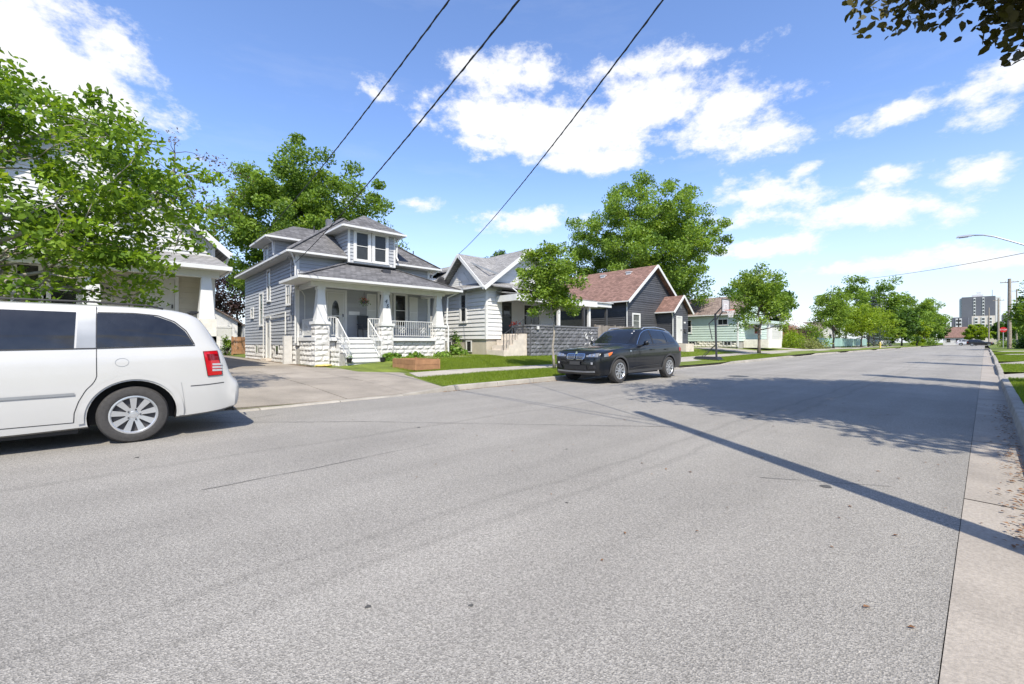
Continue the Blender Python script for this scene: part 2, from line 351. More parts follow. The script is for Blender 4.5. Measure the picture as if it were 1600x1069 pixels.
def npmesh(name, V, F, m, parent=None, rnd=None, smooth=False):
    """V (n,3) array, F (m,k) array of equal-sided faces"""
    me = bpy.data.meshes.new(name); o = ORG.get(parent, Vector()) if parent is not None else Vector()
    V = np.asarray(V, dtype=np.float32) - np.array(o, dtype=np.float32); F = np.asarray(F, dtype=np.int32); k = F.shape[1]
    me.vertices.add(len(V)); me.vertices.foreach_set('co', V.ravel())
    me.loops.add(F.size); me.loops.foreach_set('vertex_index', F.ravel())
    me.polygons.add(len(F)); me.polygons.foreach_set('loop_start', np.arange(0, F.size, k, dtype=np.int32))
    me.update(calc_edges=True)
    if rnd is not None:
        at = me.attributes.new('rnd', 'FLOAT', 'POINT'); at.data.foreach_set('value', np.asarray(rnd, dtype=np.float32))
    me.materials.append(MATS[m])
    if smooth: me.shade_smooth()
    return link(name, me, parent)
def interp(x, xs, ys): return float(np.interp(x, xs, ys))
def pchip(xs, ys):
    xs = np.array(xs, float); ys = np.array(ys, float); h = np.diff(xs); d = np.diff(ys)/h; m = np.zeros_like(ys)
    for i in range(1, len(xs)-1):
        if d[i-1]*d[i] > 0: w1, w2 = 2*h[i]+h[i-1], h[i]+2*h[i-1]; m[i] = (w1+w2)/(w1/d[i-1]+w2/d[i])
    m[0], m[-1] = d[0], d[-1]
    def f(x):
        x = min(max(x, xs[0]), xs[-1]); i = min(max(int(np.searchsorted(xs, x))-1, 0), len(h)-1); t = (x-xs[i])/h[i]
        return float((2*t**3-3*t*t+1)*ys[i] + (t**3-2*t*t+t)*h[i]*m[i] + (3*t*t-2*t**3)*ys[i+1] + (t**3-t*t)*h[i]*m[i+1])
    return f

# ------------------------------------------------------------------ terrain
def RZ(Y): t = min(max((Y-22)/22, 0), 1); return .16*t*t*(3-2*t)          # the street climbs a little
def KX(Y): return interp(Y, [-60, 1, 6, 14, 20, 40, 300], [-8.95, -8.95, -9.2, -9.55, -9.7, -9.6, -9.6])   # left kerb face
def PADW(Y): return interp(Y, [6.5, 9.5], [0, 1])
def GZ(X, Y):
    r = RZ(Y)
    if X > KX(Y): return r
    lo = interp(-X, [9.3, 9.7, 11.9, 13.4, 18, 30], [.03, .045, .14, .17, .25, .30])
    hi = interp(-X, [9.3, 9.7, 11.9, 13.4, 17.2, 19, 30], [.13, .13, .20, .22, .52, .58, .62])
    w = PADW(Y) if Y > 4.2 else interp(Y, [.2, 2.2], [1, 0]); return lo*(1-w) + hi*w + r*1.3
def sheet(name, m, xs, ys, zf, kind='structure', off=0.0, parent=None):
    V = []; F = []
    for j, y in enumerate(ys):
        row = xs(y) if callable(xs) else xs
        nx = len(row)
        for x in row: V.append((x, y, zf(x, y)+off))
    for j in range(len(ys)-1):
        for i in range(nx-1): a = j*nx+i; F.append((a, a+1, a+1+nx, a+nx))
    o = npmesh(name, V, F, m, parent)
    if kind and parent is None: o['kind'] = kind
    return o
YS = list(np.arange(-40, 20, 2.0)) + list(np.arange(20, 60, 2.0)) + list(np.arange(60, 321, 10.0))
ground = sheet('ground', 'lawn_far', [-900, -400, -150, -80, -50, 0.5, 50, 150, 400, 900], [-300, -40, 0, 60, 200, 400, 1300], lambda x, y: -.35)
road = sheet('road', 'asphalt', lambda y: [KX(y)+.0, -6, -3, -.119], YS, lambda x, y: RZ(y))
YG = list(np.arange(-40, 90, 3.0))
gut = tag(bpy.data.objects.new('gutter', None), kind='structure'); COL.objects.link(gut); ORG[gut] = Vector()
for y in YG:                                                  # concrete gutter pan, cast in lengths
    b = MB(); z0, z1 = RZ(y), RZ(y+3)
    b.add([(-.115, y+.012, z0+.003), (.30, y+.012, z0-.004), (.30, y+2.99, z1-.004), (-.115, y+2.99, z1+.003)], [(0, 1, 2, 3)]).build('gutter_slab', 'concrete_gutter', gut)
sheet('gutter_bed', 'joint_dirt', [-.14, .5], YS[:-20], lambda x, y: RZ(y)-.012)
kr = tag(bpy.data.objects.new('kerb_right', None), kind='structure'); COL.objects.link(kr); ORG[kr] = Vector()
def kerb_len(parent, xa, xb, y0, y1, h0, h1, w, sgn, m='kerb_concrete'):
    z0, z1 = RZ(y0), RZ(y1); b = MB(); ya, yb = y0+.008, y1-.008; s = sgn
    prof = lambda x, z, h: [(x, z-.1), (x, z), (x+s*.03, z+h*.9), (x+s*.055, z+h), (x+s*w, z+h), (x+s*w, z-.1)]
    A = [(px, ya, pz) for px, pz in prof(xa, z0, h0)]; B = [(px, yb, pz) for px, pz in prof(xb, z1, h1)]
    n = 6; b.add(A+B, [tuple(range(n)), tuple(range(2*n-1, n-1, -1))] + [(i, (i+1) % n, (i+1) % n+n, i+n) for i in range(n)])
    o = b.build('kerb_stone', m, parent, True, 30); return o
RDROP = [(20.4, 24.6), (31.4, 34.6), (47.4, 51.6), (64.4, 68.6)]     # dropped kerbs of the driveways on the right
def rdrop(y): return any(a <= y <= b for a, b in RDROP)
for y in list(np.arange(-40, 14, 3.0))+list(np.arange(14, 90, 1.0)):
    d = 3.0 if y < 13 else 1.0; h = [.03 if rdrop(q) else .14 for q in (y, y+d)]; kerb_len(kr, .30, .30, y, y+d, h[0], h[1], .16, 1)
kl = tag(bpy.data.objects.new('kerb_left', None), kind='structure'); COL.objects.link(kl); ORG[kl] = Vector()
LDROP = [(-2, 6.0), (19.2, 25.6), (37.5, 43), (52, 57), (70, 75), (92, 98)]
def ldrop(y): return any(a <= y <= b for a, b in LDROP)
for y in np.arange(-40, 130, 1.5):
    h = [.025 if ldrop(q) else .13 for q in (y, y+1.5)]; kerb_len(kl, KX(y), KX(y+1.5), y, y+1.5, h[0], h[1], .17, -1)
sheet('left_lawn', 'lawn', lambda y: [-60, -30, -24, -19, -18, -17.2, -15, -13.4, -11.9, -10.6, KX(y)-.155], YS[10:], lambda x, y: GZ(x, y)-.012)
def vz(x, y): return RZ(y)+interp(x, [.4, .6, 3, 60], [.12, .13, .2, .5])
_e = [-40.0] + [q for d in RDROP for q in d] + [320.0]
for a, b in zip(_e[::2], _e[1::2]): sheet('right_lawn', 'lawn', [.455, .8, 1.5, 3, 8, 60], list(np.linspace(a, b, 2+int((b-a)/3))), vz)
for k, (a, b) in enumerate(RDROP):
    sheet('right_driveway', 'concrete', [.455, 1.3, 3, 8, 60], [a, (a+b)/2, b], lambda x, y: vz(x, y)+interp(x, [.45, 1.3], [-.09, .0]))
# pavement on the left: slabs
sw = tag(bpy.data.objects.new('sidewalk', None), kind='structure'); COL.objects.link(sw); ORG[sw] = Vector()
def slabpiece(parent, pts, m, th=.06, name='paving_slab'):
    MB().slab(pts, th).build(name, m, parent)
for y in np.arange(7.6, 120, 1.5):
    g = .012; pts = [(-13.4+g, y+g), (-11.9-g, y+g), (-11.9-g, y+1.5-g), (-13.4+g, y+1.5-g)]
    if y < 9: pts[1] = (-11.9-g, y+g-.6); pts[0] = (-13.4+g, y+g-.1)
    slabpiece(sw, [(px, py, GZ(px, py)+.012+random.uniform(-.003, .003)) for px, py in pts], 'concrete')
for y in (-1.5, -3, -4.5, -6, -7.5): slabpiece(sw, [(px, py, GZ(px, py)+.012) for px, py in [(-13.39, y+.01), (-11.91, y+.01), (-11.91, y+1.49), (-13.39, y+1.49)]], 'concrete')
# concrete parking pad and driveway between the first two houses
pad = tag(bpy.data.objects.new('driveway', None), kind='structure'); COL.objects.link(pad); ORG[pad] = Vector()
sheet('driveway_bed', 'joint_dirt', lambda y: [-42, -30, -18.3, -13.4, -11.9, KX(y)-.165], [-.6, 1, 3, 4.2, 5, 6, 6.4], lambda x, y: GZ(x, y)-.009)
xs_ = [None, -11.9, -13.4, -15.6, -17.9]
ys_ = [-.6, 1.6, 3.7, 5.25, 6.62]
for i in range(4):
    for j in range(4):
        xa = lambda y: (KX(y)-.160) if i == 0 else xs_[i]; xb = xs_[i+1]; y0, y1 = ys_[j]+.012, ys_[j+1]-.012
        fl = (lambda x: interp(-x, [9.2, 11.9, 13.4, 15.6, 17.9], [-.22, .25, 1.0, 1.25, 1.9])) if j == 3 else (lambda x: 0)
        p = [(xb+.012, y0), (xa(y0)-.012, y0), (xa(y1)-.012, y1+fl(xa(y1))), (xb+.012, y1+fl(xb))]
        slabpiece(pad, [(px, py, GZ(px, min(py, 6.4))+.004+random.uniform(-.002, .004)) for px, py in p], 'concrete_warm')
for i, x in enumerate(np.arange(-17.9, -40, -2.75)):
    p = [(x-2.738, 2.9), (x-.012, 2.9), (x-.012, 5.75), (x-2.738, 5.75)]
    slabpiece(pad, [(px, py, GZ(px, py)+.006) for px, py in p], 'concrete_warm')
walk = sheet('front_walk', 'concrete_warm', [-18.4, -17.9, -17.0], [6.4, 7.5, 8.8], lambda x, y: .262)
sheet('dirt_strip', 'earth', [-30, -24, -18.6], [5.72, 6.05], lambda x, y: GZ(x, y)+.006)
# other driveways on the left
for (a, b, xb) in ((20.3, 25.0, -30), (38, 42.5, -30), (52.5, 56.5, -20), (70.5, 74.5, -20), (92.5, 97.5, -20)):
    sheet('driveway_apron', 'concrete', lambda y: [KX(y)-.175, -11.87], [a-.7, (a+b)/2, b+.5], lambda x, y: GZ(x, y)+.014-interp(x, [-10.6, -9.7], [0, .10]))
    sheet('driveway_strip', 'concrete', [xb, -24 if xb < -25 else -18, -17.2, -13.42], [a, (a+b)/2, b], lambda x, y: GZ(x, y)+.014)
# cracks and seams in the asphalt
def crack(pts, w=.017):
    random.seed(int(abs(pts[0][0]*100)+abs(pts[0][1]*10))); P = []
    for i in range(len(pts)-1):
        n = max(2, int(math.dist(pts[i], pts[i+1])/.18))
        for k in range(n): t = k/n; P.append((pts[i][0]*(1-t)+pts[i+1][0]*t+random.uniform(-.012, .012), pts[i][1]*(1-t)+pts[i+1][1]*t+random.uniform(-.012, .012)))
    P.append(pts[-1]); V = []; F = []
    for i, p in enumerate(P):
        q = P[min(i+1, len(P)-1)]; o = P[max(i-1, 0)]; d = Vector((q[0]-o[0], q[1]-o[1])).normalized(); ww = w*random.uniform(.35, 1.0)*.5
        V += [(p[0]-d.y*ww, p[1]+d.x*ww, RZ(p[1])+.004), (p[0]+d.y*ww, p[1]-d.x*ww, RZ(p[1])+.004)]
        if i: F.append((2*i-2, 2*i-1, 2*i+1, 2*i))
    tag(npmesh('asphalt_crack', V, F, 'tar'), kind='structure')
crack([(-8.3, .9), (-7.68, 1.65), (-6.6, 2.9), (-4.51, 4.8), (-3.2, 6.0)]); crack([(-4.47, .55), (-4.5, 1.5), (-4.6, 2.9)], .01)
crack([(-7.9, 8.5), (-5.05, 8.39), (-2.5, 8.3)], .009);
crack([(-3.6, 7.2), (-2.1, 8.4), (-1.0, 9.9)], .008); crack([(-8.6, 9.5), (-6.3, 11.7), (-5.2, 13.5)], .008); crack([(-1.4, 4.4), (-.55, 4.95)], .01)
crack([(-8.8, 1.2), (-8.1, 1.6), (-8.3, 2.1)], .014)
for (x, y, r) in ((-1.97, .89, .018), (-1.65, 1.25, .012), (-.93, 4.53, .045), (-3.3, 3.9, .02), (-2.2, 2.6, .013), (-5.6, 3.3, .03), (-2.72, 8.0, .05), (-6.2, .2, .025)):
    random.seed(int(r*1e4)); n = 9; pts = [(x+r*random.uniform(.5, 1.3)*math.cos(6.283*k/n), y+r*random.uniform(.5, 1.3)*math.sin(6.283*k/n), .0045) for k in range(n)]
    tag(MB().add(pts, [tuple(range(n))]).build('tar_spot', 'tar'), kind='structure')
tag(MB().lathe([(.001, .006), (.33, .006), (.36, .002)], (-6.1, 16.8, 0), 'z', 20).build('manhole_cover', 'metal_dark'), 'round iron manhole cover in the shaded part of the road', 'manhole cover')
# ------------------------------------------------------------------ building helpers
BOARD = {}
def board_mesh(m, proud):
    k = (m, proud)
    if k not in BOARD:
        b = MB(); p = proud
        b.add([(0, -p, 0), (1, -p, 0), (1, .0, 0), (0, 0, 0), (0, -.004, 1), (1, -.004, 1), (1, 0, 1), (0, 0, 1)], MB.BF)
        me = bpy.data.meshes.new('siding_board'); me.from_pydata(b.v, [], b.f); me.materials.append(MATS[m]); BOARD[k] = me
    return BOARD[k]
def siding(wall, W, z0, z1, span, m, holes=(), pitch=.2, proud=.034):
    """lapped boards, one object each, on the outer face of a wall part"""
    o = ORG[wall]; me = board_mesh(m, proud); z = z0
    while z < z1-.02:
        h = min(pitch, z1-z); iv = [span(z+h*.5)]
        for (a, b, c, d) in holes:
            if c-.01 < z+h/2 < d+.01:
                nv = []
                for (p, q) in iv:
                    if b <= p or a >= q: nv.append((p, q)); continue
                    if a > p: nv.append((p, a))
                    if b < q: nv.append((b, q))
                iv = nv
        for (p, q) in iv:
            if q-p < .04: continue
            e = bpy.data.objects.new('siding_board', me); COL.objects.link(e); e.parent = wall
            e.location = Vector(W2(W, p, 0, z)) - o; e.rotation_euler = (0, 0, W[2]); e.scale = (q-p, 1, h*1.0)
        z += pitch
def window(house, W, s0, s1, z0, z1, rows=2, cols=1, casing=.09, proud=.05, glass='glass_dark', m='trim_white', name='window', sill=True, screen=None):
    f = MB(); c = casing
    f.wbox(W, s0-c, s0, -proud, .0, z0-c*.6, z1+c); f.wbox(W, s1, s1+c, -proud, 0, z0-c*.6, z1+c)
    f.wbox(W, s0, s1, -proud, 0, z1, z1+c); f.wbox(W, s0, s1, -proud, 0, z0-c*.6, z0)
    t = .028
    for i in range(1, rows): zz = z0+(z1-z0)*i/rows; f.wbox(W, s0, s1, -proud*.75, -.004, zz-t/2, zz+t/2)
    for i in range(1, cols): ss = s0+(s1-s0)*i/cols; f.wbox(W, ss-t/2, ss+t/2, -proud*.7, -.004, z0, z1)
    f.wbox(W, s0, s0+t, -proud*.72, -.003, z0, z1); f.wbox(W, s1-t, s1, -proud*.72, -.003, z0, z1)
    w = f.build(name, m, house)
    for i in range(rows):
        for j in range(cols):
            a = s0+(s1-s0)*j/cols+.012; b = s0+(s1-s0)*(j+1)/cols-.012; p = z0+(z1-z0)*i/rows+.012; q = z0+(z1-z0)*(i+1)/rows-.012
            d = -.022 if i % 2 else -.014
            MB().wbox(W, a, b, d, d+.006, p, q).build('pane', (screen if (screen and i == 0) else glass), w)
    if sill: MB().wbox(W, s0-c-.03, s1+c+.03, -proud-.04, 0, z0-c*.6-.05, z0-c*.6-.002).build('sill', m, w)
    return w
def gutter(house, p, q, m='trim_white', d=.09, w=.09, name='gutter'):
    return MB().beam(p, q, w, d).build(name, m, house)
def downspout(house, pts, m='trim_white', r=.04): return MB().tube(pts, r, 6).build('downspout', m, house)
BLK = {}
def block_mesh(m, v):
    k = (m, v)
    if k not in BLK:
        rs = random.Random(v*17+3); nx, nz = 5, 4; V = []; F = []
        for j in range(nz):
            for i in range(nx):
                e = i in (0, nx-1) or j in (0, nz-1); y = -.004 if e else -.018-rs.random()*.034
                V.append((i/(nx-1) + (0 if e else rs.uniform(-.05, .05)), y, j/(nz-1) + (0 if e else rs.uniform(-.06, .06))))
        for j in range(nz-1):
            for i in range(nx-1): a = j*nx+i; F.append((a, a+1, a+1+nx, a+nx))
        n = len(V); V += [(0, .03, 0), (1, .03, 0), (1, .03, 1), (0, .03, 1)]
        F += [(0, n, n+1, nx-1)[::1], (nx-1, n+1, n+2, n-1), (n-1, n+2, n+3, n-nx), (n-nx, n+3, n, 0)]
        me = bpy.data.meshes.new('stone_block'); me.from_pydata(V, [], F); me.materials.append(MATS[m]); BLK[k] = me
    return BLK[k]
def blocks(part, W, s0, s1, z0, z1, m, bh=.2, bl=.4, holes=()):
    o = ORG[part]; nr = max(1, round((z1-z0)/bh)); h = (z1-z0)/nr
    for r in range(nr):
        s = s0 - (bl/2 if r % 2 else 0); z = z0+r*h
        while s < s1-.01:
            a, b = max(s, s0), min(s+bl, s1); s += bl
            if b-a < .05: continue
            if any(a < hb-.02 and b > ha+.02 and z+h/2 > hc and z+h/2 < hd for ha, hb, hc, hd in holes): continue
            e = bpy.data.objects.new('stone_block', block_mesh(m, random.randrange(6))); COL.objects.link(e); e.parent = part
            e.location = Vector(W2(W, a+.006, -.004, z+.006)) - o; e.rotation_euler = (0, 0, W[2]); e.scale = (b-a-.012, 1, h-.012)
def rect(a, b): return lambda z: (a, b)
def door(house, W, s0, s1, z0, z1, m='door_white', oval=False, proud=.05, lite=True):
    f = MB(); c = .11
    f.wbox(W, s0-c, s0, -proud, 0, z0, z1+c); f.wbox(W, s1, s1+c, -proud, 0, z0, z1+c); f.wbox(W, s0, s1, -proud, 0, z1, z1+c)
    d = f.build('door_frame', 'trim_white', house)
    b = MB(); b.wbox(W, s0+.01, s1-.01, -.025, 0, z0+.01, z1-.01); leaf = b.build('door', m, house)
    if oval:
        cs, cz = (s0+s1)/2, (z0+z1)/2+.12; n = 20
        P = [(cs+.17*math.cos(6.2832*k/n), cz+.55*math.sin(6.2832*k/n)) for k in range(n)]
        MB().wprism(W, P, -.031, -.026).build('pane', 'glass_dark', leaf)
        r = MB(); w = .07
        r.wbox(W, s0+.01, s0+w, -.045, -.03, z0+.02, z1-.02); r.wbox(W, s1-w, s1-.01, -.045, -.03, z0+.02, z1-.02)
        r.wbox(W, s0+w, s1-w, -.045, -.03, z1-w, z1-.02); r.wbox(W, s0+w, s1-w, -.045, -.03, z0+.02, z0+.2); r.wbox(W, s0+w, s1-w, -.044, -.03, (z0+z1)/2-.08, (z0+z1)/2-.03)
        r.build('storm_door', 'trim_white', leaf)
    elif lite:
        MB().wbox(W, s0+.16, s1-.16, -.031, -.026, z0+1.1, z1-.25).build('pane', 'glass_dark', leaf)
    MB().wbox(W, s1-.1, s1-.06, -.07, -.02, z0+.98, z0+1.12).build('handle', 'metal_dark', leaf)
    return leaf

# ------------------------------------------------------------------ grey house with the stone porch
def house_grey():
    h = thing('grey_house', 'grey clapboard house with white stone porch, hipped roof and twin-window dormer', 'house', (-25, 9.3, .3))
    WF = (-20.6, 6.0, R(90)); WS = (-30.6, 6.0, 0.0); yl, yr = 6.0, 12.75
    core = MB(); core.box(-30.6, -20.6, 6.0, 12.75, 1.12, 5.22); wall = core.build('wall', 'siding_grey', h)
    fnd = MB().box(-30.57, -20.63, 6.03, 12.72, .0, 1.118).build('foundation', 'mortar', h)
    sx = lambda X: X+30.6
    hs = [(sx(-25.34), sx(-24.85), 3.42, 4.9), (sx(-26.94), sx(-26.3), 2.2, 3.83), (sx(-28.95), sx(-28.45), 2.7, 3.15), (sx(-21.98), sx(-21.4), 3.02, 3.84), (sx(-25.45), sx(-24.8), .5, 2.5)]
    siding(wall, WS, 1.12, 5.2, rect(0, 10.0), 'siding_grey', hs, .165)
    hf = [(1.2, 2.2, 1.4, 3.75), (3.7, 4.35, 2.1, 3.75), (4.7, 5.35, 2.1, 3.75)]
    siding(wall, WF, 1.12, 5.2, rect(.0, 6.75), 'siding_grey', hf, .165)
    blocks(fnd, WS, .05, 9.9, .18, 1.1, 'block_white', .23, .42, [(sx(-25.6), sx(-24.75), 0, 2), (sx(-23.9), sx(-23.4), .55, 1.1), (sx(-27.9), sx(-27.5), .6, 1.1)])
    MB().box(-20.66, -20.54, 5.94, 6.1, 1.1, 5.15).build('corner_board', 'trim_white', h); MB().box(-20.64, -20.55, 12.64, 12.81, 1.1, 5.15).build('corner_board', 'trim_white', h)
    for k, a in enumerate(hs[:4]): window(h, WS, *a, rows=2, cols=2 if k == 3 else 1, casing=.1, glass='glass_dark', proud=.06)
    door(h, WS, hs[4][0], hs[4][1], .42, 2.45, proud=.08)
    MB().wbox(WS, hs[4][0]-.2, hs[4][1]+.2, -.28, 0, .25, .41).build('door_step', 'step_concrete', h)
    window(h, WS, sx(-23.9), sx(-23.4), .62, 1.05, 1, 1, .05, .03, sill=False); window(h, WS, sx(-27.9), sx(-27.5), .65, 1.05, 1, 1, .05, .03, sill=False)
    # white pipe frame and post by the side door
    b = MB(); b.tube([(-25.7, 5.86, .42), (-25.7, 5.86, 2.55), (-21.75, 5.86, 2.62), (-21.75, 5.86, 1.6)], .03, 6); b.build('conduit', 'metal_white', h)
    MB().box(-21.3, -21.05, 5.62, 5.95, .2, 1.52).build('chimney_base', 'block_white', h)
    # electric service: mast and meter
    b = MB(); b.tube([(-20.95, 5.88, 2.1), (-20.95, 5.88, 4.9), (-20.9, 5.75, 5.02), (-20.85, 5.66, 4.93)], .03, 6).build('service_mast', 'galvanized', h)
    b = MB(); b.box(-20.53, -20.42, 6.16, 6.44, 1.75, 2.1); b.build('meter_box', 'metal_grey', h); MB().lathe([(.001, .12), (.085, .1), (.095, 0)], (-20.42, 6.3, 1.95), 'x', 14).build('electric_meter', 'glass_curtain', h)
    b = MB(); b.tube([(-20.52, 6.32, 2.1), (-20.52, 6.32, 3.3), (-20.52, 6.2, 3.5), (-20.52, 6.08, 3.55)], .02, 6).build('conduit', 'metal_white', h)
    # ---- main roof
    x0, x1, y0, y1, ze = -31.0, -20.15, 5.55, 13.2, 5.24; yc = 9.36; zr = 8.02; xa, xb = -23.9, -27.2
    r = MB(); r.slab([(x1, y0, ze), (x1, y1, ze), (xa, yc, zr)], .05); r.slab([(x1, y1, ze), (x0, y1, ze), (xb, yc, zr), (xa, yc, zr)], .05)
    r.slab([(x0, y1, ze), (x0, y0, ze), (xb, yc, zr)], .05); r.slab([(x0, y0, ze), (x1, y0, ze), (xa, yc, zr), (xb, yc, zr)], .05)
    roof = r.build('roof', 'shingle_grey', h)
    caps = MB()
    for p, q in (((x1, y0, ze), (xa, yc, zr)), ((x1, y1, ze), (xa, yc, zr)), ((x0, y0, ze), (xb, yc, zr)), ((xa, yc, zr), (xb, yc, zr))):
        caps.beam(Vector(p)+Vector((0, 0, .02)), Vector(q)+Vector((0, 0, .02)), .2, .035)
    caps.build('ridge_cap', 'shingle_grey', roof)
    MB().box(x0+.02, x1-.02, y0+.02, y1-.02, ze-.14, ze-.06).build('soffit', 'soffit', h)
    for p, q in (((x1+.03, y0-.05, ze-.07), (x1+.03, 8.06, ze-.07)), ((x1+.03, 10.5, ze-.07), (x1+.03, y1+.05, ze-.07)), ((x0, y0-.03, ze-.07), (x1, y0-.03, ze-.07)), ((x1, y1+.03, ze-.07), (x0, y1+.03, ze-.07))): gutter(h, p, q)
    downspout(h, [(x1-.0, 5.62, ze-.1), (x1-.32, 5.86, ze-.38), (-20.48, 5.92, 4.6), (-20.48, 5.92, 1.2)])
    downspout(h, [(x1, 13.1, ze-.1), (-20.45, 12.86, ze-.4), (-20.47, 12.86, 4.2)])
    MB().frustum(-25.6, 9.2, 7.5, 8.3, .14, .14, .14, .14).build('chimney', 'block_grey', roof)
    b = MB()
    for (px, py) in ((-21.3, 12.2), (-22.6, 7.4)): b.tube([(px, py, 5.5), (px, py, 6.25 if py > 10 else 7.0)], .03, 6)
    b.build('vent_pipe', 'metal_dark', roof)
    # ---- front dormer
    dx, dy0, dy1 = -20.1, 8.1, 10.47
    WD = (dx, dy0, R(90)); dw = MB().box(-22.6, dx, dy0, dy1, 4.95, 6.56).build('dormer_wall', 'siding_grey', h)
    siding(dw, WD, 4.97, 6.55, rect(0, dy1-dy0), 'siding_grey', [(.28, 2.05, 4.9, 6.6)], .165); siding(dw, (-22.4, dy0, 0), 5.3, 6.55, lambda z: (0, 2.3), 'siding_grey', (), .165)
    for a in (.37, 1.28): window(h, WD, a, a+.6, 5.18, 6.42, 2, 1, .13, .06, glass='screen_dark', name='dormer_window')
    MB().wbox(WD, .2, 2.2, -.05, 0, 4.98, 5.1).build('dormer_trim', 'trim_white', h)
    for s in (-.02, 2.29): MB().wbox(WD, s, s+.1, -.035, .0, 4.98, 6.5).build('corner_board', 'trim_white', h)
    e0, e1, ex, dz = 7.72, 10.82, -19.68, 6.62; ap = (-21.1, 9.3, 7.6); bk = (-23.6, 9.34, 7.6)
    r = MB(); r.slab([(ex, e0, dz), (ex, e1, dz), ap], .05); r.slab([(ex, e1, dz), (-22.5, e1, dz), bk, ap], .05); r.slab([(-22.5, e0, dz), (ex, e0, dz), ap, bk], .05)
    r.build('dormer_roof', 'shingle_grey', h); MB().box(-22.4, ex-.02, e0+.02, e1-.02, dz-.12, dz-.06).build('soffit', 'soffit', h)
    for p, q in (((ex+.03, e0-.05, dz-.06), (ex+.03, e1+.05, dz-.06)), ((-22.2, e0-.03, dz-.06), (ex, e0-.03, dz-.06)), ((ex, e1+.03, dz-.06), (-22.2, e1+.03, dz-.06))): gutter(h, p, q)
    downspout(h, [(ex, 10.74, dz-.1), (-20.0, 10.55, dz-.3), (-20.03, 10.53, 5.5), (-19.9, 10.55, 5.3)])
    # ---- side dormer, flush with the side wall
    sw0, sw1 = -26.15, -24.0
    WQ = (sw0, 5.985, 0); q = MB().box(sw0, sw1, 5.985, 8.4, 5.2, 6.36).build('dormer_wall', 'siding_grey', h)
    siding(q, WQ, 5.3, 6.35, rect(0, sw1-sw0), 'siding_grey', [(.2, 1.0, 5.3, 6.3)], .165); siding(q, (sw1, 5.985, R(90)), 5.3, 6.35, rect(0, 2.4), 'siding_grey', (), .165)
    window(h, WQ, .3, .95, 5.4, 6.2, 2, 1, .1, .05, glass='screen_dark', name='dormer_window'); MB().wbox(WQ, 2.06, 2.16, -.03, 0, 5.25, 6.3).build('corner_board', 'trim_white', h)
    f0, f1, fy, fz = -26.75, -23.5, 5.5, 6.45; pk = (-25.1, 7.15, 7.45); pb = (-25.1, 9.2, 7.45)
    r = MB(); r.slab([(f0, fy, fz), (f1, fy, fz), pk], .05); r.slab([(f1, fy, fz), (f1, 8.6, fz), pb, pk], .05); r.slab([(f0, 8.6, fz), (f0, fy, fz), pk, pb], .05)
    r.build('dormer_roof', 'shingle_grey', h); MB().box(f0+.02, f1-.02, fy+.02, 7.9, fz-.12, fz-.06).build('soffit', 'soffit', h)
    for p, q in (((f0, fy-.03, fz-.06), (f1+.05, fy-.03, fz-.06)), ((f1+.03, fy, fz-.06), (f1+.03, 7.9, fz-.06)), ((f0-.03, fy, fz-.06), (f0-.03, 7.9, fz-.06))): gutter(h, p, q)
    downspout(h, [(f1-.05, fy, fz-.1), (-23.9, 5.85, fz-.25), (-23.95, 5.9, 5.6)])
    # ---- porch
    dk = MB(); dk.box(-20.58, -18.42, 6.05, 12.45, 1.3, 1.45); dk.build('porch_deck', 'trim_white', h)
    base = MB().box(-20.5, -18.62, 6.15, 12.3, .0, 1.298).build('porch_base', 'mortar', h)
    WP = (-18.6, 6.0, R(90)); blocks(base, WP, .6, .95, .26, 1.28, 'block_white', .2, .4); blocks(base, WP, 2.5, 6.3, .3, 1.28, 'block_white', .2, .42)
    blocks(base, (-20.55, 6.12, 0), .05, 1.6, .22, 1.28, 'block_white', .21, .42)
    MB().box(-20.6, -18.4, 12.46, 12.5, 1.2, 1.44).build('deck_trim', 'trim_white', h)
    for cy in (6.36, 9.24, 12.08):
        pr = MB().box(-18.92, -18.44, cy-.25, cy+.25, .1, 2.0).build('porch_pier', 'mortar', h)
        for W, L in (((-18.44, cy-.3, R(90)), .6), ((-18.97, cy-.25, 0), .53), ((-18.4, cy+.25, R(180)), .53)): blocks(pr, W, .0, L, .22, 1.98, 'block_white', .22, L+.01)
        MB().box(-19.02, -18.36, cy-.33, cy+.33, 1.98, 2.1).build('pier_cap', 'trim_white', h)
        c = MB(); c.frustum(-18.68, cy, 2.1, 3.42, .225, .225, .13, .13); c.box(-18.84, -18.52, cy-.16, cy+.16, 3.42, 3.56); c.build('porch_column', 'trim_white', h)
    bm = MB(); bm.box(-18.82, -18.54, 5.95, 12.42, 3.56, 3.74); bm.box(-20.55, -18.82, 6.05, 6.25, 3.56, 3.74); bm.box(-20.55, -18.82, 12.2, 12.4, 3.56, 3.74); bm.build('porch_beam', 'trim_white', h)
    ex, e0, e1, ze = -17.9, 5.35, 12.98, 3.86
    r = MB(); A, B = (-20.56, 8.3, 5.02), (-20.56, 10.4, 5.02)
    r.slab([(ex, e0, ze), (ex, e1, ze), B, A], .05); r.slab([(-20.56, e0, ze), (ex, e0, ze), A], .05); r.slab([(ex, e1, ze), (-20.56, e1, ze), B], .05)
    pr = r.build('porch_roof', 'shingle_grey', h); MB().box(-20.56, ex-.02, e0+.02, e1-.02, ze-.115, ze-.06).build('porch_ceiling', 'soffit', h)
    for p, q in (((ex, e0, ze+.02), (A[0], A[1], A[2]+.02)), ((ex, e1, ze+.02), (B[0], B[1], B[2]+.02))): MB().beam(p, q, .2, .03).build('ridge_cap', 'shingle_grey', pr)
    MB().box(-19.75, -19.5, 9.55, 9.95, 4.55, 4.72).build('roof_vent', 'metal_dark', pr)
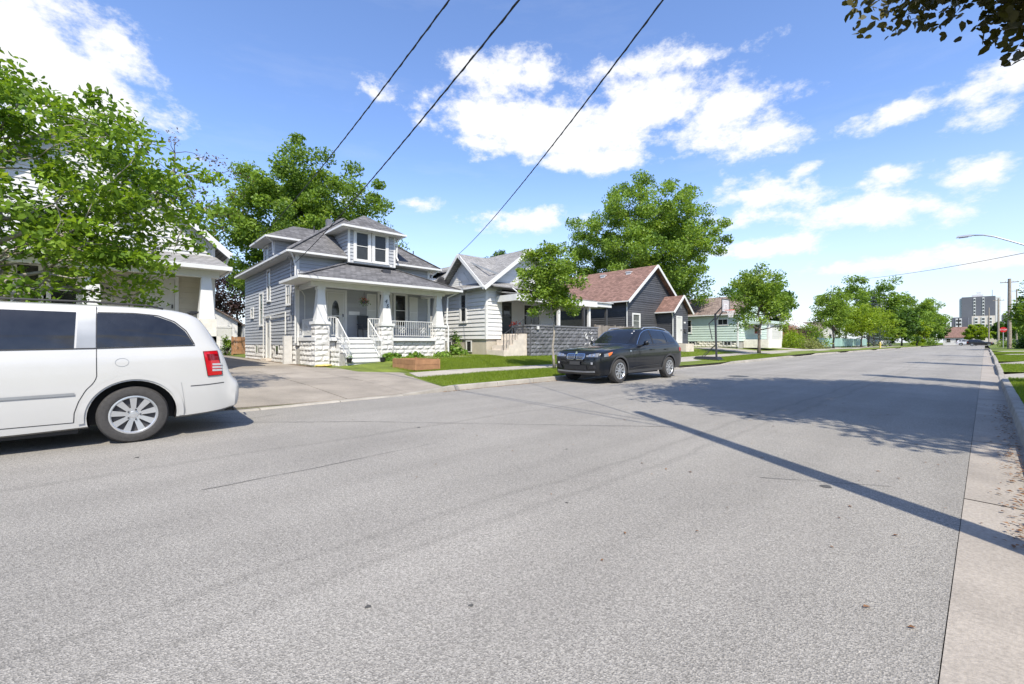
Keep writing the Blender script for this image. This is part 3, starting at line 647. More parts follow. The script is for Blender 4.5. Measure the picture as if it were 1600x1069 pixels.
    for p, q in (((ex+.03, e0-.05, ze-.06), (ex+.03, e1+.05, ze-.06)), ((-20.55, e0-.03, ze-.06), (ex, e0-.03, ze-.06)), ((ex, e1+.03, ze-.06), (-20.55, e1+.03, ze-.06))): gutter(h, p, q, d=.10)
    downspout(h, [(ex-.05, 12.9, ze-.1), (-18.4, 12.5, 3.5), (-18.4, 12.44, 2.2), (-18.35, 12.5, 2.0), (-18.35, 12.5, .7)])
    # ---- steps
    st = MB(); n = 6
    for k in range(n): z1 = .26+(1.44-.26)*(k+1)/n; st.box(-18.60-.001*k, -17.45-.19*k, 6.98-.002*k, 8.52+.002*k, .1, z1)
    st.build('steps', 'block_white', h)
    for k in range(n): z1 = .26+(1.44-.26)*(k+1)/n; MB().box(-17.75-.19*k, -17.405-.19*k, 6.95, 8.55, z1-.045, z1+.006).build('tread', 'trim_white', h)
    sb = MB().box(-18.55, -17.55, 6.72, 6.965, .1, .75).build('step_wall', 'mortar', h); blocks(sb, (-18.5, 6.72, 0), 0, .95, .22, 1.0, 'block_white', .2, .4)
    # ---- porch front wall
    door(h, WF, 1.27, 2.12, 1.45, 3.6, m='screen_dark' if False else 'door_white', oval=True)
    for a in (3.86, 4.73): window(h, WF, a, a+.6, 2.1, 3.66, 2, 1, .1, .06, glass='glass_dark')
    for a in (3.22, 5.55):
        s = MB(); s.wbox(WF, a, a+.48, -.05, 0, 1.95, 3.62); s.build('shutter', 'trim_white', h)
        for p, q in ((2.0, 2.78), (2.83, 3.57)): MB().wbox(WF, a+.04, a+.44, -.056, -.051, p, q).build('shutter_panel', 'door_white', h)
    MB().wbox(WF, 2.32, 2.85, -.035, -.02, 2.55, 2.72).build('name_plate', 'sign_white', h)
    MB().wbox(WF, 2.32, 2.85, -.0, .0, 2.55, 2.56)
    # ---- railings
    def rail(pa, pb, za, zb, hgt, n, scrolls=()):
        b = MB(); pa = Vector((*pa, za)); pb = Vector((*pb, zb)); up = Vector((0, 0, hgt)); lo = Vector((0, 0, .09))
        b.beam(pa+up, pb+up, .035, .03); b.beam(pa+lo, pb+lo, .025, .025)
        for q in (pa, pb): b.beam(q, q+up, .035, .035)
        rl = b.build('railing', 'metal_white', h)
        for k in range(1, n):
            q = pa.lerp(pb, k/n); MB().beam(q+lo, q+up, .016, .016).build('baluster', 'metal_white', rl)
        for t in scrolls:
            q = pa.lerp(pb, t); d = (pb-pa).normalized(); s = MB()
            for sg in (-1, 1):
                for zz, rr in ((.42, .075), (.28, .06)):
                    P = [q + d*sg*(.02+rr*(1-math.cos(a))) + Vector((0, 0, zz+rr*math.sin(a))) for a in np.linspace(-1.5, 3.6, 9)]; s.tube(P, .009, 5)
            s.build('scroll_ornament', 'metal_white', rl)
    rail((-18.66, 9.56), (-18.66, 11.76), 1.45, 1.45, .78, 20, (.25, .75)); rail((-18.66, 6.68), (-18.66, 7.0), 1.45, 1.45, .85, 3); rail((-18.66, 8.42), (-18.66, 8.94), 1.45, 1.45, .85, 5, (.5,))
    rail((-20.4, 6.2), (-18.98, 6.2), 1.45, 1.45, .78, 13, (.5,)); rail((-20.4, 12.3), (-18.95, 12.3), 1.45, 1.45, .78, 13)
    rail((-18.62, 7.04), (-17.35, 7.04), 1.4, .42, .85, 9, (.4,)); rail((-18.62, 8.42), (-17.35, 8.42), 1.4, .42, .85, 9, (.4,))
    # house number on the middle column
    for ch, dy, z in (('4', -.045, 3.02), ('5', .02, 2.80)):
        cu = bpy.data.curves.new('house_number', 'FONT'); cu.body = ch; cu.size = .26; cu.extrude = .006; cu.align_x = 'CENTER'; cu.shear = .25
        ob = bpy.data.objects.new('tmp', cu); COL.objects.link(ob); dg = bpy.context.evaluated_depsgraph_get(); me = bpy.data.meshes.new_from_object(ob.evaluated_get(dg)); bpy.data.objects.remove(ob)
        me.materials.clear(); me.materials.append(MATS['metal_dark']); o = link('house_number', me, h)
        tilt = math.atan2(.095, 1.32); o.rotation_euler = (R(90)-tilt, 0, R(90)); xx = -18.68+.225-.095*(z-2.1)/1.32+.012
        o.location = Vector((xx, 9.24+dy, z)) - ORG[h]
    return h
house_grey()

# ------------------------------------------------------------------ white bungalow
def tri(a, b, za, zp): return lambda z: (a+(b-a)/2*max(0, (z-za))/(zp-za), b-(b-a)/2*max(0, (z-za))/(zp-za))
def house_white():
    h = thing('white_house', 'white clapboard bungalow with two steep gables behind a grey stone parapet', 'house', (-23, 18, .6))
    yl = 15.0; zb, ze = 1.42, 4.35
    w1 = MB().box(-22.4, -18.4, yl, 16.1, zb, ze+.05).build('wall', 'siding_white', h)
    w2 = MB().box(-30, -19.9, 15.1, 22.2, zb, ze).build('wall', 'siding_white', h)
    MB().box(-22.35, -18.45, yl+.04, 16.06, .3, zb).build('foundation', 'stucco', h); MB().box(-30, -19.95, 15.15, 22.1, .3, zb-.002).build('foundation', 'stucco', h)
    WS = (-22.4, yl, 0); WF = (-18.4, yl, R(90))
    siding(w1, WS, zb, ze, rect(0, 4.0), 'siding_white', [(1.72, 2.18, 2.45, 4.0)], .23, .045)
    siding(w1, WF, zb, ze, rect(0, 1.12), 'siding_white', (), .23, .045)
    for W, a, b in ((WS, 3.92, 4.03), (WF, -.03, .1)): MB().wbox(W, a, b, -.04, 0, zb-.02, ze).build('corner_board', 'trim_white', h)
    window(h, WS, 1.72, 2.18, 2.45, 3.98, 2, 1, .12, .07)
    for s in (.3, 2.25): window(h, WS, s, s+.42, .72, 1.28, 1, 1, .06, .04, sill=False)
    # left gable (faces the grey house)
    p = [(-.15, ze), (4.15, ze), (2.0, 6.1)]; g = MB().wprism(WS, [(0, ze), (4, ze), (2, 6.0)], -.01, .1).build('gable', 'siding_white', h)
    siding(g, (-22.4, yl-.01, 0), ze+.05, 5.95, tri(0, 4, ze, 6.0), 'siding_white', (), .12, .014)
    r = MB(); r.slab([(-22.75, 14.55, 4.25), (-20.4, 14.55, 6.3), (-20.4, 18.0, 6.3), (-22.75, 18, 4.25)], .1); r.slab([(-20.4, 14.55, 6.3), (-18.05, 14.55, 4.25), (-18.05, 17, 4.25), (-20.4, 18.0, 6.3)], .1)
    rf = r.build('roof', 'shingle_light', h)
    t = MB(); t.beam((-22.8, 14.53, 4.1), (-20.4, 14.53, 6.2), .05, .17); t.beam((-20.4, 14.531, 6.2), (-18.0, 14.531, 4.1), .05, .17); t.build('rake_board', 'trim_white', h)
    sk = MB(); sk.slab([(-22.7, 14.55, 4.28), (-18.08, 14.55, 4.28), (-18.4, 15.0, 4.55), (-22.4, 15.0, 4.55)], .06); sk.build('skirt_roof', 'shingle_light', h); gutter(h, (-22.7, 14.52, 4.22), (-18.05, 14.52, 4.22))
    f = MB(); f.wprism((-22.4, yl-.03, 0), [(1.5, 4.75), (2.5, 4.75), (2.0, 5.25)], -.02, 0); f.build('gable_vent', 'trim_white', h)
    # big gable to the street
    WG = (-18.4, 14.9, R(90)); g = MB().wprism((-18.45, 14.9, R(90)), [(0, 4.3), (6.2, 4.3), (3.1, 6.5)], 0, .12).build('gable', 'siding_white', h)
    siding(g, (-18.45, 14.9, R(90)), 4.4, 6.45, tri(0, 6.2, 4.3, 6.5), 'siding_white', (), .16, .016)
    window(h, (-18.45, 14.9, R(90)), 2.75, 3.45, 4.75, 5.55, 2, 1, .1, .05)
    r = MB(); r.slab([(-17.95, 14.55, 4.22), (-17.95, 18.0, 6.72), (-30.2, 18.0, 6.72), (-30.2, 14.55, 4.22)], .1); r.slab([(-17.95, 18.0, 6.72), (-17.95, 21.5, 4.22), (-30.2, 21.5, 4.22), (-30.2, 18.0, 6.72)], .1)
    rf2 = r.build('roof', 'shingle_light', h)
    t = MB(); t.beam((-17.94, 14.5, 4.1), (-17.94, 18.0, 6.62), .05, .2); t.beam((-17.939, 18.0, 6.62), (-17.939, 21.55, 4.1), .05, .2); t.build('rake_board', 'trim_white', h)
    MB().beam((-18.1, 15.75, 4.95), (-19.8, 15.0, 5.75), .06, .1).build('valley_flashing', 'metal_grey', rf2)
    v = MB(); v.tube([(-24, 17.6, 6.5), (-24, 17.6, 7.0)], .05, 6); v.box(-26.5, -26.1, 17.0, 17.4, 6.1, 6.35); v.build('roof_vent', 'metal_grey', rf2)
    sk = MB(); sk.slab([(-17.75, 15.0, 4.28), (-17.75, 21.5, 4.28), (-18.4, 21.2, 4.6), (-18.4, 15.0, 4.6)], .06); sk.build('skirt_roof', 'shingle_light', h)
    # back dormer seen above the grey house's eave
    MB().box(-29.5, -25.5, 14.9, 17, 4.4, 5.6).build('dormer_wall', 'siding_white', h); MB().slab([(-29.8, 14.6, 5.62), (-25.2, 14.6, 5.62), (-25.2, 17.2, 6.3), (-29.8, 17.2, 6.3)], .1).build('dormer_roof', 'shingle_light', h)
    window(h, (-29.5, 14.9, 0), 1.8, 2.5, 4.75, 5.4, 1, 1, .08, .04)
    # recessed porch
    pf = (-19.9, 16.1, R(90)); siding(w2, pf, 1.7, 3.9, rect(0, 6.0), 'siding_white', [(1.3, 2.2, 1.6, 3.8), (3.2, 4.6, 2.25, 3.65)], .23, .045)
    door(h, pf, 1.32, 2.12, 1.72, 3.72, m='screen_dark'); window(h, pf, 3.2, 4.6, 2.3, 3.6, 2, 2, .1, .05)
    MB().box(-19.9, -16.95, 16.2, 22.5, 1.5, 1.7).build('porch_deck', 'step_concrete', h)
    pr = MB(); pr.slab([(-16.75, 15.7, 3.86), (-16.75, 22.7, 3.86), (-19.9, 22.7, 4.3), (-19.9, 15.7, 4.3)], .08); pr.build('porch_roof', 'shingle_light', h)
    b = MB(); b.box(-16.95, -16.7, 15.68, 22.72, 3.46, 3.79); b.box(-19.9, -16.95, 15.7, 15.85, 3.46, 3.8); b.box(-19.9, -16.95, 22.5, 22.7, 3.46, 3.8); b.build('porch_beam', 'trim_white', h)
    MB().box(-19.88, -16.96, 15.86, 22.49, 3.7, 3.75).build('porch_ceiling', 'soffit', h)
    for y in (19.3, 22.2): MB().box(-17.05, -16.9, y-.08, y+.08, 2.2, 3.46).build('porch_post', 'trim_white', h)
    b = MB(); b.tube([(-16.8, 15.85, 3.5), (-16.8, 15.85, 3.9), (-17.2, 15.85, 4.15)], .035, 6); b.build('downspout', 'trim_white', h)
    # steps with an iron handrail
    s = MB()
    for k in range(4): s.box(-18.33+.001*k, -16.95+.001*k, 15.0+.34*k, 16.68-.001*k, .3, .55+.27*(k+1))
    s.build('steps', 'step_concrete', h)
    rl = MB(); A = Vector((-17.02, 15.05, .8)); B = Vector((-17.02, 16.5, 1.63)); u = Vector((0, 0, .85)); rl.beam(A+u, B+u, .03, .03); rl.beam(A, A+u, .03, .03); rl.beam(B, B+u, .03, .03); hr = rl.build('railing', 'metal_dark', h)
    for k in range(1, 7): q = A.lerp(B, k/7); MB().beam(q, q+u, .014, .014).build('baluster', 'metal_dark', hr)
house_white()
def parapet():
    h = thing('stone_parapet', 'charcoal rock-faced block parapet in front of the white bungalow porch', 'wall', (-16.8, 19.5, .5))
    c = MB(); c.box(-17.0, -16.72, 16.78, 22.75, .4, 2.12); c.box(-18.0, -17.0, 16.7, 16.98, .4, 2.12); core = c.build('wall_core', 'mortar', h)
    blocks(core, (-16.72, 16.75, R(90)), .0, 6.05, .45, 2.1, 'block_grey', .206, .46); blocks(core, (-18.0, 16.7, 0), 0, 1.28, .45, 2.1, 'block_grey', .206, .43)
    k = MB(); k.box(-17.06, -16.66, 16.64, 22.82, 2.12, 2.2); k.box(-18.02, -17.06, 16.63, 17.04, 2.12, 2.2); k.build('coping', 'block_grey', h)
    o = MB()                                                 # white scroll ornament hung on the stones
    random.seed(3)
    for t in range(9):
        cy, cz, r0 = 21.75+random.uniform(-.35, .35), 1.45+random.uniform(-.4, .45), random.uniform(.05, .12)
        o.tube([(-16.62, cy+r0*math.cos(a), cz+r0*math.sin(a)) for a in np.linspace(random.random()*3, random.random()*3+4.2, 9)], .016, 5)
    o.build('scroll_ornament', 'metal_white', h)
    o = MB(); o.box(-16.66, -16.6, 17.15, 17.3, 1.95, 2.12); o.build('wall_light', 'metal_white', h)
parapet()
def board_fence(name, label, p, q, z0, z1, n, m, posts=3):
    h = thing(name, label, 'fence', (p[0], p[1], z0)); p, q = Vector((*p, 0)), Vector((*q, 0)); a = math.atan2(q.y-p.y, q.x-p.x); L = (q-p).length; W = (p.x, p.y, a)
    b = MB()
    for z in (z0+.3, z1-.3): b.wbox(W, 0, L, .02, .06, z, z+.08)
    b.build('rail', m, h)
    random.seed(5)
    for k in range(n): MB().wbox(W, L*k/n+.006, L*(k+1)/n-.006, -.012, .012, z0+.05, z1+random.uniform(-.02, .02)).build('plank', m, h)
    for k in range(posts): s = L*k/(posts-1); MB().wbox(W, s-.05, s+.05, .03, .13, z0-.1, z1+.06).build('post', m, h)
board_fence('board_fence', 'weathered grey vertical board fence between the parapet and the charcoal house', (-16.9, 22.85), (-17.0, 27.4), .6, 2.32, 32, 'wood_weathered')

# ------------------------------------------------------------------ charcoal house
def house_dark():
    h = thing('charcoal_house', 'charcoal clapboard house with reddish brown roof and small gabled entry', 'house', (-23, 31.5, .8))
    X, y0, y1, ze, zp = -17.8, 27.9, 35.2, 4.35, 7.3; yc = (y0+y1)/2
    w = MB().box(-28.5, X, y0, y1, 1.1, ze).build('wall', 'siding_charcoal', h); MB().box(-28.4, X-.05, y0+.05, y1-.05, .3, 1.098).build('foundation', 'stucco', h)
    WF = (X, y0, R(90)); L = y1-y0
    siding(w, WF, 1.1, ze, rect(0, L), 'siding_charcoal', [(.62, 1.6, 2.3, 3.35)], .16)
    siding(w, (-28.5, y0, 0), 1.1, 4.2, rect(0, 10.7), 'siding_charcoal', [(2.0, 7.0, 2.4, 4.2)], .16)
    g = MB().wprism(WF, [(0, ze), (L, ze), (L/2, zp-.1)], -.002, .1).build('gable', 'siding_charcoal', h); siding(g, (X+.003, y0, R(90)), ze, zp-.2, tri(0, L, ze, zp-.1), 'siding_charcoal', (), .16)
    window(h, WF, .68, 1.55, 2.35, 3.3, 2, 1, .12, .06, glass='glass_curtain')
    b = MB(); b.wbox((-28.5, y0, 0), 2.0, 7.0, -.02, 0, 2.4, 4.15); b.build('screened_opening', 'screen_dark', h)
    b = MB(); b.wbox((-28.5, y0, 0), 7.0, 7.15, -.12, 0, 1.2, 4.2); b.wbox((-28.5, y0, 0), 10.55, 10.72, -.05, 0, 1.1, 4.2); b.build('corner_post', 'siding_charcoal', h)
    r = MB(); r.slab([(X+.4, y0-.45, ze-.1), (X+.4, yc, zp), (-29, yc, zp), (-29, y0-.45, ze-.1)], .12); r.slab([(X+.4, yc, zp), (X+.4, y1+.45, ze-.1), (-29, y1+.45, ze-.1), (-29, yc, zp)], .12)
    rf = r.build('roof', 'shingle_brown', h)
    t = MB(); t.beam((X+.42, y0-.5, ze-.2), (X+.42, yc, zp-.06), .05, .2); t.beam((X+.421, yc, zp-.06), (X+.421, y1+.5, ze-.2), .05, .2); t.build('rake_board', 'trim_white', h)
    gutter(h, (-28.9, y0-.47, ze-.14), (X+.4, y0-.47, ze-.14)); downspout(h, [(X+.2, y0-.45, ze-.15), (X+.0, y0-.1, ze-.5), (X+.0, y0-.08, 1.1)])
    for k, x in enumerate((-19.6, -22.1, -24.2, -26.3)):
        v = MB(); zz = zp-.42; v.box(x-.2, x+.2, yc-.78, yc-.42, zz-.25, zz+.02); v.box(x-.24, x+.24, yc-.82, yc-.38, zz+.02, zz+.08); v.build('roof_vent', 'roof_pale', rf)
    b = MB(); b.tube([(-25.3, yc-.3, zp-.3), (-25.3, yc-.3, zp+.55)], .05, 6); b.build('vent_pipe', 'galvanized', rf)
    # entry
    ex, e0, e1 = X+1.35, 32.1, 34.6; ew = MB().box(X, ex, e0, e1, .6, 3.75).build('entry_wall', 'siding_charcoal', h)
    WE = (ex, e0, R(90)); siding(ew, WE, .7, 3.7, rect(0, e1-e0), 'siding_charcoal', [(.55, 1.4, 1, 3.3)], .16); siding(ew, (X, e0, 0), .7, 3.7, rect(0, 1.35), 'siding_charcoal', (), .16)
    em = (e0+e1)/2; g = MB().wprism(WE, [(0, 3.7), (e1-e0, 3.7), ((e1-e0)/2, 4.75)], -.002, .1).build('gable', 'siding_charcoal', h); siding(g, (ex+.003, e0, R(90)), 3.7, 4.6, tri(0, e1-e0, 3.7, 4.75), 'siding_charcoal', (), .16)
    r = MB(); r.slab([(ex+.3, e0-.35, 3.6), (ex+.3, em, 4.95), (X-.3, em, 4.95), (X-.3, e0-.35, 3.6)], .1); r.slab([(ex+.3, em, 4.95), (ex+.3, e1+.35, 3.6), (X-.3, e1+.35, 3.6), (X-.3, em, 4.95)], .1); r.build('entry_roof', 'shingle_brown', h)
    t = MB(); t.beam((ex+.32, e0-.4, 3.5), (ex+.32, em, 4.89), .05, .18); t.beam((ex+.321, em, 4.89), (ex+.321, e1+.4, 3.5), .05, .18); t.build('rake_board', 'trim_white', h)
    gutter(h, (X, e0-.36, 3.56), (ex+.3, e0-.36, 3.56)); downspout(h, [(ex+.1, e0-.34, 3.5), (ex+.03, e0-.06, 3.2), (ex+.03, e0-.06, .9)])
    door(h, WE, .6, 1.35, 1.15, 3.2, lite=False); MB().wbox(WE, .3, 1.65, -.9, 0, .5, 1.12).build('door_step', 'step_concrete', h)
    MB().wbox(WE, 1.75, 2.05, -.04, -.015, 2.75, 2.88).build('number_plate', 'sign_white', h); MB().wbox(WE, 1.8, 2.1, -.14, -.015, 2.05, 2.3).build('mailbox', 'metal_dark', h)
    MB().wbox(WE, 1.05, 1.45, -.03, -.0, 3.95, 4.25).build('gable_window', 'glass_curtain', h)
house_dark()
# small flat carport roof behind the bungalow porch
c = thing('carport', 'white flat carport roof on dark posts beside the charcoal house', 'carport', (-21, 25.5, .6))
MB().box(-24, -18.3, 23.3, 26.6, 3.72, 4.0).build('roof', 'trim_white', c); MB().box(-24.1, -18.2, 23.2, 26.7, 4.0, 4.05).build('roof_deck', 'roof_pale', c)
for p in ((-18.5, 23.6), (-18.5, 26.2), (-23.5, 23.6)): MB().box(p[0]-.08, p[0]+.08, p[1]-.08, p[1]+.08, .5, 3.72).build('post', 'siding_charcoal', c)

# ------------------------------------------------------------------ mint house
def house_mint():
    h = thing('mint_house', 'pale mint clapboard house with brown shingle roof and cream block base', 'house', (-21, 48, .8))
    y0, y1, x1, x0, zb, ze, zp = 44.0, 52.0, -16.0, -26.5, 1.35, 3.95, 6.05; yc = 48
    w = MB().box(x0, x1, y0, y1, zb, ze).build('wall', 'siding_mint', h); f = MB().box(x0+.05, x1-.05, y0+.04, y1-.04, .3, zb).build('foundation', 'mortar', h)
    WS = (x0, y0, 0); L = x1-x0
    siding(w, WS, zb, ze, rect(0, L), 'siding_mint', [(5.35, 6.0, 2.2, 3.5), (8.6, 9.6, 2.9, 3.5)], .24, .045)
    siding(w, (x1, y0, R(90)), zb, ze, rect(0, y1-y0), 'siding_mint', [(4.2, 6.3, 2.1, 3.5)], .24, .045)
    window(h, WS, 5.4, 5.95, 2.2, 3.45, 2, 1, .08, .06); window(h, WS, 8.65, 9.55, 2.95, 3.45, 1, 2, .07, .05); window(h, (x1, y0, R(90)), 4.3, 6.2, 2.1, 3.4, 2, 2, .1, .05)
    blocks(f, (x0, y0+.02, 0), 4.0, L, .75, zb-.01, 'block_cream', .2, .42, [(5.6, 6.5, .95, 1.3), (9.1, 9.9, .95, 1.3)])
    for s in (5.7, 9.2): window(h, (x0, y0+.02, 0), s, s+.65, .95, 1.28, 1, 2, .05, .03, sill=False)
    r = MB(); r.slab([(x1+.4, y0-.4, ze), (x1+.4, yc, zp), (x0-.4, yc, zp), (x0-.4, y0-.4, ze)], .12); r.slab([(x1+.4, yc, zp), (x1+.4, y1+.4, ze), (x0-.4, y1+.4, ze), (x0-.4, yc, zp)], .12); r.build('roof', 'shingle_dull', h)
    g = MB().wprism((x1, y0, R(90)), [(0, ze), (8, ze), (4, zp-.1)], -.002, .1).build('gable', 'siding_mint', h); siding(g, (x1+.003, y0, R(90)), ze, zp-.2, tri(0, 8, ze, zp-.1), 'siding_mint', (), .24, .045)
    gutter(h, (x0-.3, y0-.43, ze-.06), (x1+.4, y0-.43, ze-.06)); t = MB(); t.beam((x1+.42, y0-.45, ze-.1), (x1+.42, yc, zp-.06), .05, .18); t.beam((x1+.421, yc, zp-.06), (x1+.421, y1+.45, ze-.1), .05, .18); t.build('rake_board', 'trim_white', h)
    MB().box(x1-.08, x1+.04, y0-.04, y0+.1, .8, ze-.1).build('corner_board', 'trim_white', h)
    # porch and garage wing on the street side
    p = MB(); p.box(x1, x1+2.4, y0+1.2, y0+5.5, 3.0, 3.25); p.build('porch_roof', 'siding_mint', h); p = MB(); p.box(x1, x1+2.2, y0+1.4, y0+5.3, .7, 1.5); p.build('porch_base', 'block_cream', h)
    for y in (1.5, 5.2): MB().box(x1+2.05, x1+2.2, y0+y-.08, y0+y+.08, 1.5, 3.0).build('porch_post', 'trim_white', h)
    MB().box(x1-6, x1+.3, y1+.01, y1+4.4, .5, 3.3).build('garage_wing', 'siding_white', h); MB().box(x1-6.2, x1+.6, y1+.0, y1+4.7, 3.3, 3.5).build('garage_roof', 'trim_white', h)
    gd = MB(); gd.wbox((x1+.3, y1+.8, R(90)), 0, 2.9, -.03, 0, .75, 2.9); gd = gd.build('garage_door', 'door_white', h)
    for k in range(4): MB().wbox((x1+.3, y1+.8, R(90)), .04, 2.86, -.045, -.03, .78+k*.53, 1.27+k*.53).build('door_panel', 'door_white', gd)
    MB().box(-23.5, -22.8, y0-.9, y0-.02, .7, 2.4).build('cellar_hatch', 'siding_white', h)
house_mint()

# ------------------------------------------------------------------ beige house on the left
def house_left():
    h = thing('beige_house', 'two-storey beige clapboard house with pillared porch behind the white minivan', 'house', (-24, -.8, .4))
    y0, y1, X = -4.6, 2.75, -20.2; L = y1-y0; WF = (X, y0, R(90))
    w = MB().box(-31, X, y0, y1, 1.1, 4.6).build('wall', 'siding_beige', h); MB().box(-30.9, X-.04, y0+.04, y1-.04, .1, 1.098).build('foundation', 'block_cream', h)
    w2 = MB().box(-31, -19.3, y0, y1, 4.3, 4.75).build('upper_wall', 'siding_pale', h)
    siding(w, WF, 1.1, 3.95, rect(0, L), 'siding_beige', [(2.4, 2.9, 2.2, 3.7), (3.1, 3.75, 2.2, 3.7), (5.3, 6.4, 1.5, 3.6)], .2)
    window(h, WF, 2.42, 2.92, 2.2, 3.65, 2, 1, .14, .06); window(h, WF, 3.14, 3.76, 2.2, 3.65, 2, 1, .14, .06); door(h, WF, 5.4, 6.3, 1.5, 3.55, lite=False)
    MB().wbox(WF, 4.45, 4.55, -.1, 0, 3.0, 3.1).build('porch_lamp', 'metal_dark', h)
    ze, zp = 4.8, 8.1; yc = (y0+y1)/2; WG = (-19.3, y0, R(90)); pt = lambda z: (L/2*(z-ze)/(zp-ze), L-L/2*(z-ze)/(zp-ze)) if z > ze else (0, L)
    g = MB().wprism(WG, [(0, 4.3), (L, 4.3), (L, ze), (L/2, zp-.1), (0, ze)], -.002, .1).build('gable', 'siding_pale', h)
    siding(g, (-19.297, y0, R(90)), 4.3, zp-.2, pt, 'siding_pale', [(1.2, 2.2, 4.9, 6.2), (4.6, 5.5, 4.9, 6.2)], .2)
    for s in (1.3, 4.7): window(h, (-19.297, y0, R(90)), s, s+.75, 5.0, 6.1, 2, 1, .13, .06, glass='glass_curtain')
    MB().box(-31, -19.25, 2.7, 2.80, 1.1, 4.7).build('corner_board', 'trim_white', h)
    r = MB(); r.slab([(-18.9, y0-.45, ze-.28), (-18.9, yc, zp+.1), (-31.4, yc, zp+.1), (-31.4, y0-.45, ze-.28)], .12); r.slab([(-18.9, yc, zp+.1), (-18.9, y1+.45, ze-.28), (-31.4, y1+.45, ze-.28), (-31.4, yc, zp+.1)], .12); r.build('roof', 'shingle_light', h)
    t = MB(); t.beam((-18.88, y0-.5, ze-.4), (-18.88, yc, zp+.02), .05, .2); t.beam((-18.881, yc, zp+.02), (-18.881, y1+.5, ze-.4), .05, .2); t.build('rake_board', 'trim_white', h)
    gutter(h, (-31, y1+.48, ze-.32), (-18.8, y1+.48, ze-.32)); downspout(h, [(-19.0, y1+.45, ze-.36), (-19.3, y1+.4, ze-.65), (-19.45, y1+.05, ze-.7), (-19.45, y1+.05, 4.0)])
    # porch
    e0, e1, ex, pz = y0-.3, 3.05, -17.9, 3.86
    r = MB(); r.slab([(ex, e0, pz), (ex, e1, pz), (-20.2, e1-.4, 4.75), (-20.2, e0, 4.75)], .06); r.build('porch_roof', 'shingle_light', h); MB().box(-20.2, ex-.02, e0+.02, e1-.05, pz-.12, pz-.062).build('porch_ceiling', 'soffit', h)
    gutter(h, (ex+.03, e0, pz-.06), (ex+.03, e1+.04, pz-.06), d=.14); gutter(h, (ex, e1+.03, pz-.06), (-20.0, e1+.03, pz-.06), d=.14)
    MB().box(-18.6, -18.35, e0+.2, e1-.25, 3.5, 3.74).build('porch_beam', 'trim_white', h)
    MB().box(-20.2, -18.2, y0, 2.8, .2, 1.45).build('porch_base', 'block_cream', h)
    for cy in (-4.2, -.45, 2.42):
        MB().box(-18.75, -18.2, cy-.27, cy+.27, .2, 2.05).build('porch_pier', 'block_cream', h); c = MB(); c.frustum(-18.47, cy, 2.05, 3.5, .23, .23, .14, .14); c.build('porch_column', 'trim_white', h)
    for a, b in ((-3.93, -.72), (-.18, 2.15)):
        rl = MB().box(-18.5, -18.42, a, b, 2.0, 2.08).build('railing', 'metal_white', h)
        n = int((b-a)/.14)
        for k in range(1, n): y = a+(b-a)*k/n; MB().box(-18.475, -18.445, y-.012, y+.012, 1.5, 2.0).build('baluster', 'metal_white', rl)
house_left()
def garage():
    h = thing('white_garage', 'weathered white garage with cross-braced doors at the end of the driveway', 'garage', (-41, 5, .3))
    MB().box(-46, -40, 3.4, 7.3, .3, 2.85).build('wall', 'siding_white', h); W = (-40, 3.4, R(90))
    MB().wprism(W, [(0, 2.85), (3.9, 2.85), (1.95, 4.0)], -.002, .1).build('gable', 'siding_white', h)
    r = MB(); r.slab([(-39.7, 3.1, 2.75), (-39.7, 5.35, 4.12), (-46.3, 5.35, 4.12), (-46.3, 3.1, 2.75)], .1); r.slab([(-39.7, 5.35, 4.12), (-39.7, 7.6, 2.75), (-46.3, 7.6, 2.75), (-46.3, 5.35, 4.12)], .1); r.build('roof', 'shingle_dull', h)
    for s in (.4, 2.0):
        d = MB().wbox(W, s, s+1.5, -.03, 0, .35, 2.5).build('garage_door', 'door_white', h); b = MB(); P = lambda a, z: W2(W, a, -.045, z)
        b.beam(P(s, .4), P(s+1.5, 1.4), .03, .1); b.beam(P(s+1.5, .4), P(s, 1.4), .03, .1); b.beam(P(s, 1.45), P(s+1.5, 1.45), .03, .1); b.beam(P(s, 2.4), P(s+1.5, 2.4), .03, .1); b.build('brace', 'trim_white', d)
    g = thing('white_shed', 'low white shed beside the garage behind the grey house', 'shed', (-40, 9.4, .3)); MB().box(-43, -38.5, 7.65, 11, .3, 2.6).build('wall', 'siding_white', g); MB().slab([(-38.2, 7.55, 2.65), (-38.2, 11.2, 2.65), (-43.3, 11.2, 3.1), (-43.3, 7.55, 2.65)], .1).build('roof', 'shingle_dull', g)
garage()
board_fence('picket_fence', 'short red-brown plank fence beside the white garage', (-36.5, 6.35), (-36.5, 8.2), .35, 1.6, 14, 'wood_cedar', 2)
